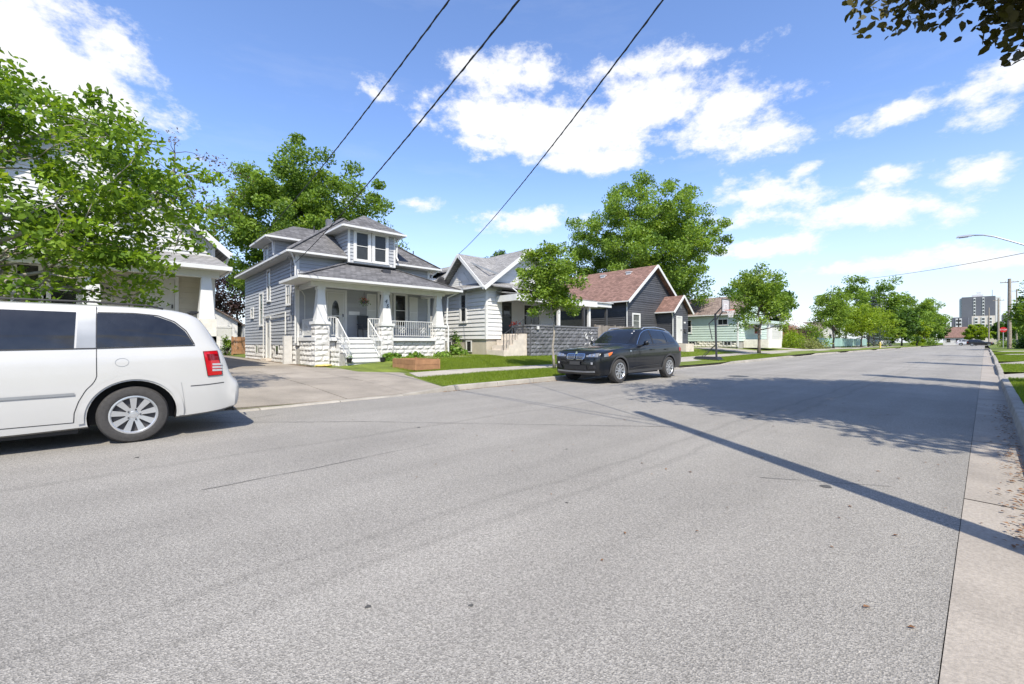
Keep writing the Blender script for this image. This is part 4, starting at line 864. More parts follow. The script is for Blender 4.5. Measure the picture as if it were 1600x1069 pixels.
# ------------------------------------------------------------------ vehicles
class Car:
    """closed lofted body; the curves below are read along the car (front = -y)"""
    def __init__(s, ys, zr, belt, w, wr, zb, drop=.075, tuck=.045):
        s.f = {k: pchip(ys, v) for k, v in dict(zr=zr, belt=belt, w=w, wr=wr, zb=zb).items()}; s.y0, s.y1 = ys[0], ys[-1]; s.drop = drop; s.tuck = tuck; s.cache = {}
    def ring(s, y):
        k = round(y, 4)
        if k in s.cache: return s.cache[k]
        zr, be, w, wr, zb = (s.f[q](y) for q in ('zr', 'belt', 'w', 'wr', 'zb')); be = min(be, zr-.012); g = zr-be; d = min(s.drop, g*.45); H = be-zb
        wb = w - s.tuck; wr = min(wr, wb-.02)
        P = [(0, zb), (w*.86, zb), (w*.955, zb+.03*1), (w*.985, zb+.22*H), (w*.995, zb+.42*H), (w, zb+.62*H), (w-.004, zb+.80*H), (w-.012, zb+.9*H), (wb, be),
             (wb+(wr-wb)*.35+.012*min(1, g*3), be+(g-d)*.4), (wb+(wr-wb)*.72+.012*min(1, g*3), be+(g-d)*.76), (wr, zr-d), (wr*.95, zr-d*.55), (wr*.8, zr-d*.3), (wr*.45, zr-d*.08), (0, zr)]
        s.cache[k] = P; return P
    def sideX(s, y, z):
        P = s.ring(y)[2:12]; return interp(z, [p[1] for p in P], [p[0] for p in P])
    def topZ(s, y, x):
        P = s.ring(y)[8:][::-1]; return interp(abs(x), [p[0] for p in P], [p[1] for p in P])
    def inside(s, x, y, z):
        return s.f['zb'](y) <= z <= s.topZ(y, x) and abs(x) <= s.sideX(y, z)
    def frontY(s, x, z, rear=False):
        a, st = (s.y1, -.02) if rear else (s.y0, .02); y = a
        for k in range(90):
            if s.inside(x, y, z): break
            y += st
        lo, hi = y-st, y
        for k in range(12):
            m = (lo+hi)/2
            if s.inside(x, m, z): hi = m
            else: lo = m
        return hi
    def body(s, root, m, arches, rad, n=90, liner='plastic_black'):
        ys = np.linspace(s.y0, s.y1, n); ys = np.sort(np.concatenate([ys, s.y0+np.array([.004, .012, .025]), s.y1-np.array([.004, .012, .025])])); V = []; F = []
        for y in ys:
            P = s.ring(y); Q = P + [(-p[0], p[1]) for p in P[-2:0:-1]]; V += [(p[0], y, p[1]) for p in Q]; k = len(Q)
        for i in range(len(ys)-1):
            for j in range(k): a = i*k+j; b = i*k+(j+1) % k; F.append((a, a+k, b+k, b))
        F.append(tuple(range(k))); F.append(tuple(range(len(V)-1, len(V)-1-k, -1)))
        me = bpy.data.meshes.new('body'); me.from_pydata(V, [], F); me.materials.append(MATS[m]); ob = bpy.data.objects.new('tmp', me); COL.objects.link(ob)
        tmp = []
        for ay in arches:
            for sg in (-1, 1):
                c = MB(); w = s.f['w'](ay); prof = [(.0001, sg*(w-.36)), (rad, sg*(w-.36)), (rad, sg*(w+.3)), (.0001, sg*(w+.3))]
                c.lathe(prof if sg > 0 else prof[::-1], (0, ay, .345), 'x', 40)
                cm = bpy.data.meshes.new('cut'); cm.from_pydata(c.v, [], c.f); cm.materials.append(MATS[liner])
                import bmesh; bm = bmesh.new(); bm.from_mesh(cm); bmesh.ops.remove_doubles(bm, verts=bm.verts, dist=.001); bmesh.ops.recalc_face_normals(bm, faces=bm.faces); bm.to_mesh(cm); bm.free()
                co = bpy.data.objects.new('cut', cm); COL.objects.link(co); tmp.append(co)
                md = ob.modifiers.new('b', 'BOOLEAN'); md.operation = 'DIFFERENCE'; md.object = co; md.solver = 'EXACT'; md.material_mode = 'TRANSFER'
        dg = bpy.context.evaluated_depsgraph_get(); r = bpy.data.meshes.new_from_object(ob.evaluated_get(dg)); r.name = 'body'
        for q in [ob]+tmp: bpy.data.objects.remove(q)
        r.shade_smooth(); r.set_sharp_from_angle(angle=R(38))
        return link('body', r, root)
    def patch(s, root, name, m, bot, top, mode='side', sg=1, off=.004, n=24, k=8, smooth=True):
        def res(P):
            d = [0]
            for i in range(1, len(P)): d.append(d[-1]+math.dist(P[i], P[i-1])+1e-9)
            return [(interp(t*d[-1], d, [p[0] for p in P]), interp(t*d[-1], d, [p[1] for p in P])) for t in np.linspace(0, 1, n)]
        B, T = res(bot), res(top); V = []; F = []
        for i in range(n):
            for j in range(k):
                t = j/(k-1); a = B[i][0]*(1-t)+T[i][0]*t; b = B[i][1]*(1-t)+T[i][1]*t
                if mode == 'side': x = s.sideX(a, b); V.append((sg*(x+off), a, b))
                elif mode == 'top': V.append((a, b, s.topZ(b, a)+off))
                elif mode == 'front': V.append((a, s.frontY(a, b)-off, b))
                elif mode == 'rear': V.append((a, s.frontY(a, b, True)+off, b))
        for i in range(n-1):
            for j in range(k-1): q = i*k+j; F.append((q, q+k, q+k+1, q+1) if (mode != 'side' or sg > 0) else (q, q+1, q+k+1, q+k))
        mb = MB(); mb.v = V; mb.f = F; return mb.build(name, m, root, smooth)
    def seam(s, root, pts, w=.007, mode='side', sg=1, off=.0025, m='plastic_black', name='panel_seam', n=40):
        P = [Vector(p) for p in pts]; A = []; B = []
        for i, p in enumerate(P):
            d = (P[min(i+1, len(P)-1)]-P[max(i-1, 0)]).normalized(); q = Vector((-d.y, d.x))*w/2; A.append(tuple(p-q)); B.append(tuple(p+q))
        return s.patch(root, name, m, A, B, mode, sg, off, n, 2, False)
def wheel(root, x, y, rad, tw, rr, sg, nsp, style):
    h = tw/2; wh = MB().lathe([(.001, sg*(h-.055)), (rr*.98, sg*(h-.055)), (rr*.98, sg*(h-.11)), (.001, sg*(h-.11))], (x, y, rad), 'x', 28).build('wheel', 'metal_dark', root)
    t = MB(); t.lathe([(rr, -h), (rr+.05, -h*1.03), (rad-.02, -h*.93), (rad, -h*.62), (rad, h*.62), (rad-.02, h*.93), (rr+.05, h*1.03), (rr+.012, h*1.0), (rr, h*.93), (rr-.01, 0)], (x, y, rad), 'x', 48, True)
    t.build('tyre', 'tyre_grey', wh, True, 35)
    r = MB(); o = sg*h
    r.lathe([(rr+.004, o*.985), (rr-.012, o*1.0), (rr-.022, o*.9), (rr-.026, o*.3), (rr-.01, o*.28), (rr+.003, o*.9)], (x, y, rad), 'x', 48, True)
    r.lathe([(.001, o*.86), (.04, o*.845), (.045, o*.80), (.08, o*.78), (.085, o*.5)], (x, y, rad), 'x', 20)
    def spoke(a0, a1, w0, w1, r0, r1):
        V = []
        for (rad_, an, ww, dep) in ((r0, a0, w0, .80), (r1, a1, w1, .90)):
            c, q = math.cos(an), math.sin(an)
            for sw, hh in ((-1, dep), (1, dep), (1, dep-.28), (-1, dep-.28)): V.append((x+o*hh, y+c*rad_-q*ww*sw/2, rad+q*rad_+c*ww*sw/2))
        r.add(V, [(0, 1, 2, 3), (7, 6, 5, 4), (0, 4, 5, 1), (1, 5, 6, 2), (2, 6, 7, 3), (3, 7, 4, 0)])
    for k in range(nsp):
        a = 2*math.pi*k/nsp+.2
        if style == 'van': spoke(a, a, .04, .072, .05, rr-.018)
        else:
            spoke(a-.1, a-.30, .034, .034, .05, rr-.015); spoke(a+.1, a+.30, .034, .034, .05, rr-.015)
    rim = r.build('rim', 'alloy', wh, True, 30)
    for k in range(5): a = 2*math.pi*k/5; MB().lathe([(.001, o*.93), (.010, o*.93), (.011, o*.7)], (x, y+.062*math.cos(a), rad+.062*math.sin(a)), 'x', 8).build('lug_hole', 'metal_dark', wh)  # dark discs stand in for the shade inside the lug holes
    return wh

def make_van():
    root = thing('minivan', 'white minivan parked at the kerb, cut off by the left edge', 'minivan', (0, 0, 0))
    ys = [-4.02, -3.95, -3.75, -3.4, -3.0, -2.5, -2.0, -1.2, -.3, .3, .52, .66, .78, .90, .98, 1.03, 1.05, 1.11, 1.14]
    c = Car(ys, [.70, .82, .95, 1.05, 1.14, 1.48, 1.68, 1.735, 1.735, 1.715, 1.68, 1.625, 1.47, 1.24, 1.05, .86, .77, .745, .70],
            [.66, .76, .88, .97, 1.04, 1.06, 1.09, 1.125, 1.165, 1.19, 1.195, 1.195, 1.19, 1.12, .98, .80, .72, .69, .64],
            [.70, .82, .92, .96, .975, .978, .978, .978, .978, .978, .975, .97, .965, .95, .935, .93, .945, .925, .87],
            [.6, .68, .74, .74, .72, .74, .765, .79, .795, .79, .785, .78, .785, .80, .80, .80, .82, .80, .74],
            [.40, .28, .22, .20, .20, .20, .20, .20, .22, .24, .25, .26, .27, .285, .30, .315, .32, .34, .42], .085)
    c.body(root, 'paint_white', (0, -3.08), .425)
    for sg in (1, -1):
        c.patch(root, 'quarter_window', 'car_glass_grey', [(-.335, 1.185), (.0, 1.195), (.3, 1.205), (.60, 1.215)], [(-.335, 1.60), (.0, 1.605), (.22, 1.585), (.40, 1.51), (.52, 1.39), (.605, 1.225)], 'side', sg, .006)
        c.patch(root, 'sliding_door_window', 'car_glass_grey', [(-1.55, 1.145), (-.53, 1.175)], [(-1.52, 1.615), (-.515, 1.605)], 'side', sg, .006)
        c.patch(root, 'front_door_window', 'car_glass_grey', [(-2.7, 1.10), (-1.65, 1.14)], [(-2.3, 1.45), (-2.0, 1.56), (-1.62, 1.61)], 'side', sg, .006)
        c.patch(root, 'window_pillar', 'metal_grey', [(-.51, 1.172), (-.345, 1.182)], [(-.495, 1.606), (-.345, 1.60)], 'side', sg, .005)
        c.seam(root, [(-.34, 1.68), (-.338, 1.2), (-.335, .83), (-.365, .76), (-.43, .68), (-.49, .55), (-.525, .42), (-.53, .31)], .008, 'side', sg)
        c.seam(root, [(-1.6, 1.6), (-1.62, 1.1), (-1.62, .30)], .008, 'side', sg); c.seam(root, [(-1.62, .31), (-.53, .31)], .008, 'side', sg); c.seam(root, [(-2.75, 1.06), (-2.8, .6), (-2.65, .31), (-1.62, .31)], .008, 'side', sg)
        c.seam(root, [(-1.6, 1.155), (-.33, 1.175), (.62, 1.205)], .012, 'side', sg, .007, name='window_moulding'); c.seam(root, [(-.33, 1.61), (.0, 1.615), (.24, 1.595), (.41, 1.52), (.53, 1.40), (.615, 1.22)], .012, 'side', sg, .0065, name='window_moulding')
        c.seam(root, [(-2.6, .60), (-1.68, .625)], .035, 'side', sg, .012, 'metal_grey', 'rub_strip'); c.seam(root, [(-1.56, .628), (-.52, .645)], .03, 'side', sg, .012, 'metal_grey', 'rub_strip')
        c.seam(root, [(.57, .665), (.75, .672), (.95, .69)], .012, 'side', sg, .003, 'cladding', 'bumper_seam'); c.seam(root, [(.47, .72), (.5, .50), (.52, .30)], .005, 'side', sg, .002, 'metal_grey')
        # tail lamp
        tl = c.patch(root, 'tail_lamp', 'light_red', [(.755, .785), (.93, .80)], [(.705, 1.125), (.875, 1.135)], 'side', sg, .012)
        c.patch(tl, 'lamp_lens', 'light_deep', [(.765, 1.0), (.89, 1.005)], [(.745, 1.085), (.872, 1.09)], 'side', sg, .014, 12, 5); c.seam(tl, [(.757, .79), (.928, .80), (.873, 1.13), (.707, 1.12), (.757, .79)], .008, 'side', sg, .014, 'plastic_black', 'lamp_gasket', 50)
        for z in (.865, .905, .945): c.seam(tl, [(.81, z), (.925, z)], .026, 'side', sg, .015, 'light_white', 'reversing_lamp', 6)
        c.patch(root, 'headlamp', 'light_white', [(-3.86, .72), (-3.4, .78)], [(-3.86, .84), (-3.35, .93)], 'side', sg, .006)
        # mirrors, handles
        m = MB(); m.lathe([(.001, -.1), (.08, -.08), (.1, 0), (.08, .08), (.001, .1)], (sg*1.08, -2.35, 1.13), 'y', 12); m.beam((sg*.93, -2.35, 1.1), (sg*1.05, -2.35, 1.12), .06, .06); m.build('mirror', 'paint_white', root, True)
        MB().beam((sg*.985, -1.5, .98), (sg*.985, -1.3, .98), .03, .03).build('door_handle', 'paint_white', root)
        if sg > 0:
            P = [(-.11+.062*math.cos(a), 1.0+.05*math.sin(a)) for a in np.linspace(0, 6.2832, 21)]; c.seam(root, P, .005, 'side', sg, .002, 'metal_grey', 'fuel_flap')
        rk = MB(); rk.tube([(sg*.70, -2.0, 1.69), (sg*.715, -1.8, 1.735), (sg*.72, -.4, 1.742), (sg*.715, .15, 1.725), (sg*.70, .3, 1.69)], .012, 6); rk.build('roof_rail', 'plastic_black', root)
        # raised lip of the rear wheel arch
        P = [(.445*math.cos(a), .345+.445*math.sin(a)) for a in np.linspace(-.12, math.pi+.12, 30)]; Q = [(.50*math.cos(a), .345+.50*math.sin(a)) for a in np.linspace(-.12, math.pi+.12, 30)]
        c.patch(root, 'wheel_arch', 'paint_white', P, Q, 'side', sg, .014, 36, 3)
        for ay in (0, -3.08): wheel(root, sg*.855, ay, .347, .225, .232, sg, 9, 'van')
    wp = MB(); wp.beam((0, 1.0, 1.16), (.38, .93, 1.24), .02, .025); wp.build('rear_wiper', 'plastic_black', root)
    MB().box(-.62, .62, .60, .70, 1.655, 1.68).build('spoiler', 'plastic_black', root)
    c.patch(root, 'rear_window', 'car_glass', [(-.62, 1.19), (.62, 1.19)], [(-.6, 1.56), (.6, 1.56)], 'rear', 1, .006, 20, 8); c.patch(root, 'windshield', 'car_glass', [(-.68, -2.92), (.68, -2.92)], [(-.66, -2.12), (.66, -2.12)], 'top', 1, .006, 20, 10)
    c.patch(root, 'rear_plate', 'sign_white', [(-.16, .86), (.16, .86)], [(-.16, .98), (.16, .98)], 'rear', 1, .01, 6, 3); c.patch(root, 'grille', 'chrome', [(-.4, .66), (.4, .66)], [(-.4, .8), (.4, .8)], 'front', 1, .008, 12, 4)
    h = MB(); h.box(-.05, .05, 1.13, 1.24, .36, .44); h.box(-.6, .6, 1.02, 1.12, .25, .34); h.build('tow_hitch', 'plastic_black', root)
    b = MB(); b.box(-.8, .8, -2.6, -.5, .16, .215); b.build('underbody', 'plastic_black', root)
    return root
van = make_van(); van.location = (-8.125, .2, .0)

def make_suv():
    root = thing('black_suv', 'black sport utility vehicle parked against the kerb facing the camera', 'car', (0, 0, 0))
    ys = [-.95, -.91, -.82, -.62, -.3, 0, .5, .78, 1.15, 1.6, 2.1, 3.0, 3.55, 3.8, 3.98, 4.06, 4.1]
    c = Car(ys, [.74, .86, .965, 1.035, 1.085, 1.12, 1.155, 1.18, 1.44, 1.69, 1.76, 1.745, 1.685, 1.52, 1.19, .97, .86],
            [.72, .83, .92, .98, 1.02, 1.05, 1.09, 1.115, 1.135, 1.15, 1.165, 1.20, 1.22, 1.19, 1.07, .92, .80],
            [.70, .80, .87, .92, .95, .96, .96, .955, .955, .955, .955, .958, .955, .945, .92, .88, .82],
            [.58, .66, .72, .75, .76, .755, .745, .74, .72, .69, .675, .66, .65, .67, .72, .72, .68],
            [.40, .30, .25, .245, .25, .27, .29, .30, .30, .30, .30, .30, .31, .34, .38, .43, .5], .07, .05)
    c.body(root, 'paint_black', (0, 3.05), .435)
    for sg in (1, -1):
        c.patch(root, 'front_door_window', 'car_glass', [(1.10, 1.16), (1.98, 1.19)], [(1.55, 1.52), (1.75, 1.595), (1.98, 1.63)], 'side', sg, .006); c.patch(root, 'rear_door_window', 'car_glass', [(2.07, 1.195), (2.92, 1.225)], [(2.07, 1.655), (2.86, 1.635)], 'side', sg, .006)
        c.patch(root, 'quarter_window', 'car_glass', [(3.0, 1.235), (3.58, 1.27)], [(2.94, 1.625), (3.40, 1.56), (3.60, 1.30)], 'side', sg, .006)
        c.seam(root, [(1.05, 1.14), (2.0, 1.17), (3.55, 1.245)], .014, 'side', sg, .008, 'metal_dark', 'window_moulding')
        c.seam(root, [(1.06, 1.17), (1.5, 1.53), (1.72, 1.62), (2.0, 1.672), (2.9, 1.655), (3.42, 1.585)], .013, 'side', sg, .008, 'chrome', 'window_moulding'); c.seam(root, [(2.03, 1.64), (2.03, 1.19)], .03, 'side', sg, .007, 'metal_dark', 'window_pillar')
        for P in ([(.93, 1.12), (.95, .7), (.98, .36)], [(2.03, 1.17), (2.05, .7), (2.0, .36)], [(2.98, 1.2), (2.95, .95), (2.72, .75), (2.55, .5), (2.5, .36)], [(.98, .36), (2.5, .36)]): c.seam(root, P, .007, 'side', sg, .002, 'cladding')
        c.seam(root, [(.4, .92), (1.5, .965), (3.4, 1.03)], .012, 'side', sg, .006, 'paint_black', 'body_crease')
        c.seam(root, [(.46, .33), (2.6, .35)], .09, 'side', sg, .012, 'cladding', 'sill_cladding'); c.seam(root, [(.75, .45), (2.4, .5)], .02, 'side', sg, .014, 'cladding', 'door_strip')
        for ay in (0, 3.05):
            P = [(ay+.44*math.cos(a), .345+.44*math.sin(a)) for a in np.linspace(-.05, math.pi+.05, 30)]; Q = [(ay+.50*math.cos(a), .345+.50*math.sin(a)) for a in np.linspace(-.05, math.pi+.05, 30)]
            c.patch(root, 'wheel_arch', 'cladding', P, Q, 'side', sg, .014, 36, 3); wheel(root, sg*.845, ay, .37, .24, .245, sg, 5, 'suv')
        hl = c.patch(root, 'headlamp', 'lamp_glass', [(sg*.40, .80), (sg*.80, .805)], [(sg*.38, .845), (sg*.60, .90), (sg*.81, .925)], 'front', 1, .008, 18, 6)
        c.patch(hl, 'indicator', 'light_amber', [(-.545, .825), (-.42, .885)], [(-.56, .92), (-.36, .955)], 'side', sg, .012, 8, 4)
        for xx, rr in ((.52, .036), (.66, .04)):
            P = [(sg*xx+rr*math.cos(a), .85+(.012 if xx > .6 else 0)+rr*math.sin(a)) for a in np.linspace(0, 6.2832, 19)]; c.seam(hl, P, .014, 'front', 1, .012, 'chrome', 'lamp_ring', 24); c.patch(hl, 'lamp_bulb', 'light_white', [(sg*xx-rr*.5, .85), (sg*xx+rr*.5, .85)], [(sg*xx-rr*.5, .875), (sg*xx+rr*.5, .875)], 'front', 1, .011, 4, 3)
        c.patch(hl, 'lamp_side', 'lamp_glass', [(-.74, .81), (-.545, .825)], [(-.72, .90), (-.56, .92)], 'side', sg, .010, 8, 4)
        c.patch(root, 'fog_lamp', 'light_white', [(sg*.60, .585), (sg*.67, .585)], [(sg*.60, .65), (sg*.67, .65)], 'front', 1, .012, 6, 4)
        c.patch(root, 'side_intake', 'plastic_black', [(sg*.50, .44), (sg*.76, .46)], [(sg*.56, .56), (sg*.74, .56)], 'front', 1, .006, 8, 5)
        # kidney grille
        k0 = .035; fr = c.patch(root, 'grille', 'plastic_black', [(sg*k0, .735), (sg*.315, .745)], [(sg*k0, .885), (sg*.335, .885)], 'front', 1, .008, 12, 6)
        E = [(sg*k0, .735), (sg*.06, .722), (sg*.29, .728), (sg*.325, .76), (sg*.345, .86), (sg*.32, .893), (sg*.06, .897), (sg*k0, .88), (sg*k0, .735)]
        c.seam(fr, E, .02, 'front', 1, .014, 'chrome', 'grille_frame', 60)
        for q in range(8): xx = sg*(k0+.028+q*.035); c.seam(fr, [(xx, .735), (xx*1.03, .885)], .012, 'front', 1, .013, 'chrome', 'grille_bar', 8)
        m = MB(); m.lathe([(.001, -.09), (.07, -.07), (.085, 0), (.075, .06), (.001, .075)], (sg*1.06, 1.35, 1.22), 'y', 12); m.beam((sg*.92, 1.37, 1.15), (sg*1.03, 1.36, 1.18), .06, .05); m.build('mirror', 'paint_black', root, True)
        for y in (1.78, 2.72): xh = c.sideX(y, .99); MB().beam((sg*(xh+.03), y, 1.0), (sg*(xh+.03), y+.2, 1.005), .025, .03).build('door_handle', 'paint_black', root)
        rr = MB(); rr.tube([(sg*.66, 1.7, 1.665), (sg*.655, 1.85, 1.735), (sg*.645, 2.6, 1.765), (sg*.63, 3.3, 1.70), (sg*.625, 3.45, 1.62)], .017, 6); rr.build('roof_rail', 'alloy', root)
        c.patch(root, 'tail_lamp', 'light_red', [(3.78, .93), (3.96, .95)], [(3.76, 1.07), (3.95, 1.07)], 'side', sg, .01)
        c.patch(root, 'side_badge', 'chrome', [(.55, .96), (.64, .96)], [(.55, .985), (.64, .985)], 'side', sg, .008, 4, 2)
    c.patch(root, 'windshield', 'car_glass', [(-.66, .86), (.66, .86)], [(-.60, 1.55), (.60, 1.55)], 'top', 1, .006, 22, 10); c.patch(root, 'rear_window', 'car_glass', [(-.6, 1.16), (.6, 1.16)], [(-.56, 1.52), (.56, 1.52)], 'rear', 1, .006, 16, 8)
    c.patch(root, 'lower_intake', 'plastic_black', [(-.44, .42), (.44, .42)], [(-.42, .55), (.42, .55)], 'front', 1, .006, 14, 5); c.seam(root, [(-.72, .375), (-.45, .36), (0, .355), (.45, .36), (.72, .375)], .05, 'front', 1, .012, 'metal_grey', 'skid_plate')
    c.patch(root, 'bumper_grille', 'plastic_black', [(-.30, .66), (.30, .66)], [(-.32, .715), (.32, .715)], 'front', 1, .006, 14, 4); c.patch(root, 'plate_holder', 'cladding', [(-.2, .56), (.2, .56)], [(-.2, .665), (.2, .665)], 'front', 1, .02, 6, 3)
    yb = c.frontY(0, .93); e = MB(); zt = c.topZ(-.88, 0); e.lathe([(.001, 0), (.042, .0), (.045, -.008)], (0, -.885, zt+.012), 'y', 16); bd = e.build('hood_badge', 'chrome', root)
    P = MB()
    for q in (0, 2): P.add([(0, -.892, zt+.012)] + [(.03*math.cos(a), -.892, zt+.012+.03*math.sin(a)) for a in np.linspace(q*math.pi/2, (q+1)*math.pi/2, 5)], [(0, 1, 2), (0, 2, 3), (0, 3, 4), (0, 4, 5)])
    P.build('badge_quarters', 'fence_teal', bd)
    for sg in (-1, 1): c.seam(root, [(sg*.42, -.72), (sg*.56, 0), (sg*.62, .75)], .014, 'top', 1, .006, 'paint_black', 'hood_crease')
    b = MB(); b.box(-.78, .78, .5, 2.55, .24, .31); b.build('underbody', 'plastic_black', root)
    st = MB()
    for x in (-.36, .36): st.box(x-.24, x+.24, 1.7, 1.82, .6, 1.1)
    st.build('seat', 'fabric_dark', root)
    for (yy, zz) in ((1.3, 1.3), (1.42, 1.44)): c.patch(root, 'windshield_sticker', 'sign_white', [(.52, yy), (.57, yy)], [(.52, yy+.03), (.57, yy+.03)], 'top', 1, .01, 3, 2)
    return root
suv = make_suv(); suv.location = (-8.46, 11.35, 0)
def far_car(src, x, y, rz, z, label, paint):
    c = copy_tree(src); c.location = (x, y, z); c.rotation_euler = (0, 0, R(rz)); c['label'] = label; c['category'] = 'car'; c['group'] = 'cars parked at the far corner'; c.name = 'parked_car'
    for ch in c.children:
        if ch.data.name.startswith('body') and paint:
            ch.data = ch.data.copy(); ch.data.materials[0] = MATS[paint]
mat('paint_silver', (.55, .56, .58), .3, .03, 2, coat=.6); mat('paint_grey', (.13, .135, .15), .3, .03, 2, coat=.8)
# ------------------------------------------------------------------ street furniture
def hoop():
    bx, by = -10.75, 26.4; z = GZ(bx, by)+.01
    h = thing('basketball_hoop', 'portable black basketball hoop with clear backboard at the kerb', 'basketball hoop', (bx, by, z))
    b = MB(); b.frustum(bx-.55, by, z, z+.18, .75, .42, .62, .3); b.build('base', 'plastic_black', h)
    u = Vector((1, 0, 0)); p = MB(); p.beam((bx-.05, by, z+.1), (bx-.12, by, z+2.75), .09, .09); p.build('pole', 'metal_dark', h)
    s = MB(); s.beam((bx-.9, by-.2, z+.12), (bx-.1, by-.02, z+.9), .03, .03); s.beam((bx-.9, by+.2, z+.12), (bx-.1, by+.02, z+.9), .03, .03); s.build('brace', 'metal_dark', h)
    a = MB(); a.beam((bx-.1, by, z+2.35), (bx+.42, by, z+2.98), .05, .06); a.beam((bx-.12, by, z+2.7), (bx+.42, by, z+3.28), .05, .06); a.beam((bx-.11, by, z+2.5), (bx-.5, by, z+2.15), .04, .05); a.beam((bx-.5, by, z+2.15), (bx-.3, by, z+1.2), .03, .04); a.build('arm', 'metal_dark', h)
    # the board hangs towards the street
    X = bx+.45; f = MB(); w = .55; z0, z1 = z+2.78, z+3.56
    f.box(X, X+.04, by-w, by+w, z0, z0+.05); f.box(X, X+.04, by-w, by+w, z1-.05, z1); f.box(X, X+.04, by-w, by-w+.05, z0+.05, z1-.05); f.box(X, X+.04, by+w-.05, by+w, z0+.05, z1-.05); bd = f.build('backboard_frame', 'metal_dark', h)
    g = MB().box(X+.015, X+.022, by-w+.05, by+w-.05, z0+.05, z1-.05).build('backboard', 'board_clear', h)
    l = MB()
    for (y0, y1, a0, a1) in ((-w+.07, w-.07, z0+.07, z0+.1), (-w+.07, w-.07, z1-.1, z1-.07), (-w+.07, -w+.10, z0+.1, z1-.1), (w-.1, w-.07, z0+.1, z1-.1), (-.25, -.2, z0+.12, z0+.5), (.2, .25, z0+.12, z0+.5), (-.2, .2, z0+.45, z0+.5)):
        l.box(X+.023, X+.027, by+y0, by+y1, a0, a1)
    l.build('backboard_lines', 'sign_white', g)
    r = MB(); cx = X+.30; r.tube([(cx+.225*math.cos(t), by+.225*math.sin(t), z0+.13) for t in np.linspace(0, 6.2832, 21)], .012, 6, False); r.beam((X+.03, by-.07, z0+.13), (X+.08, by-.07, z0+.13), .02, .03); r.beam((X+.03, by+.07, z0+.13), (X+.08, by+.07, z0+.13), .02, .03); rim = r.build('rim', 'red_plastic', h)
    n = MB()
    for k in range(12):
        for d in (-1, 1):
            n.tube([(cx+.22*math.cos(k*.5236), by+.22*math.sin(k*.5236), z0+.12), (cx+.15*math.cos((k+d)*.5236), by+.15*math.sin((k+d)*.5236), z0-.1), (cx+.12*math.cos((k+2*d)*.5236), by+.12*math.sin((k+2*d)*.5236), z0-.3)], .006, 4, False)
    n.build('net', 'net', rim)
mg = bpy.data.materials.new('board_clear'); mg.use_nodes = True; _n = mg.node_tree.nodes; _b = _n['Principled BSDF']; _b.inputs['Base Color'].default_value = (.75, .72, .75, 1); _b.inputs['Roughness'].default_value = .1; _b.inputs['Alpha'].default_value = .3; MATS['board_clear'] = mg
hoop()
PX, PY = 1.6, 3.15                                              # utility pole just right of the picture; its shadow crosses the road
def util_pole(name, label, x, y, z0, hgt, r=.14, arm=True, lamp=None):
    h = thing(name, label, 'utility pole', (x, y, z0)); MB().tube([(x, y, z0-.2), (x, y, z0+hgt*.5), (x, y, z0+hgt)], [r, r*.88, r*.72], 12).build('pole', 'wood_pole', h, True, 60)
    if arm:
        MB().beam((x-.9, y, z0+hgt-.5), (x+.9, y, z0+hgt-.5), .09, .11).build('crossarm', 'wood_pole', h)
        for k in (-.8, -.35, .35, .8): MB().lathe([(.03, 0), (.05, .04), (.03, .08), (.05, .12), (.001, .16)], (x+k, y, z0+hgt-.44), 'z', 8).build('insulator', 'metal_grey', h)
    return h
util_pole('utility_pole', 'wooden utility pole standing by the near right kerb', PX, PY, .13, 8.1, .14, False)
def wire(name, label, a, b, sag, r=.016, twist=True, n=40):
    a, b = Vector(a), Vector(b); P = []
    for i in range(n+1): t = i/n; p = a.lerp(b, t); p.z -= sag*4*t*(1-t); P.append(p)
    m = MB(); m.tube(P, r, 5)
    if twist:
        Q = []; M = 260
        for i in range(M+1):
            t = i/M; p = a.lerp(b, t); p.z -= sag*4*t*(1-t); an = t*(b-a).length*2*math.pi/.55; Q.append(p+Vector((0, math.cos(an), math.sin(an)))*r*.9)
        m.tube(Q, r*.6, 4)
    o = m.build(name, 'wire', None, True); tag(o, label, 'wire'); return o
wire('service_wire', 'leftmost twisted overhead wire running to the grey house', (PX-.1, PY, 6.9), (-26.6, 5.5, 6.5), .55, .0125)
wire('service_wire', 'middle twisted overhead wire running to the grey house', (PX-.1, PY, 6.25), (-20.6, 5.95, 4.75), .30, .0125)
wire('service_wire', 'rightmost overhead wire running to the white bungalow gable', (PX-.1, PY, 6.1), (-20.4, 14.6, 6.28), .42, .0125)
# street lamp
lp = thing('street_lamp', 'tall street lamp with a long curved arm over the road', 'street lamp', (2.55, 43, .3))
MB().tube([(2.55, 43, .2), (2.55, 43, 7.2)], [.1, .07], 10).build('pole', 'galvanized', lp, True)
P = [(2.55, 43, 6.9), (2.1, 43, 7.2), (1.2, 43, 7.75), (.4, 43, 8.22), (-.1, 43, 8.42), (-.7, 43, 8.5)]; MB().tube(P, .045, 8).build('arm', 'galvanized', lp, True)
b = MB(); b.frustum(-1.0, 43, 8.44, 8.56, .38, .13, .3, .09); b.build('lamp_head', 'galvanized', lp); MB().box(-1.25, -.8, 42.9, 43.1, 8.40, 8.438).build('lens', 'glass_curtain', lp)
wire('overhead_wire', 'thin wire crossing the street below the lamp arm', (2.0, 43, 7.0), (-13, 72, 9.5), .3, .018, False)
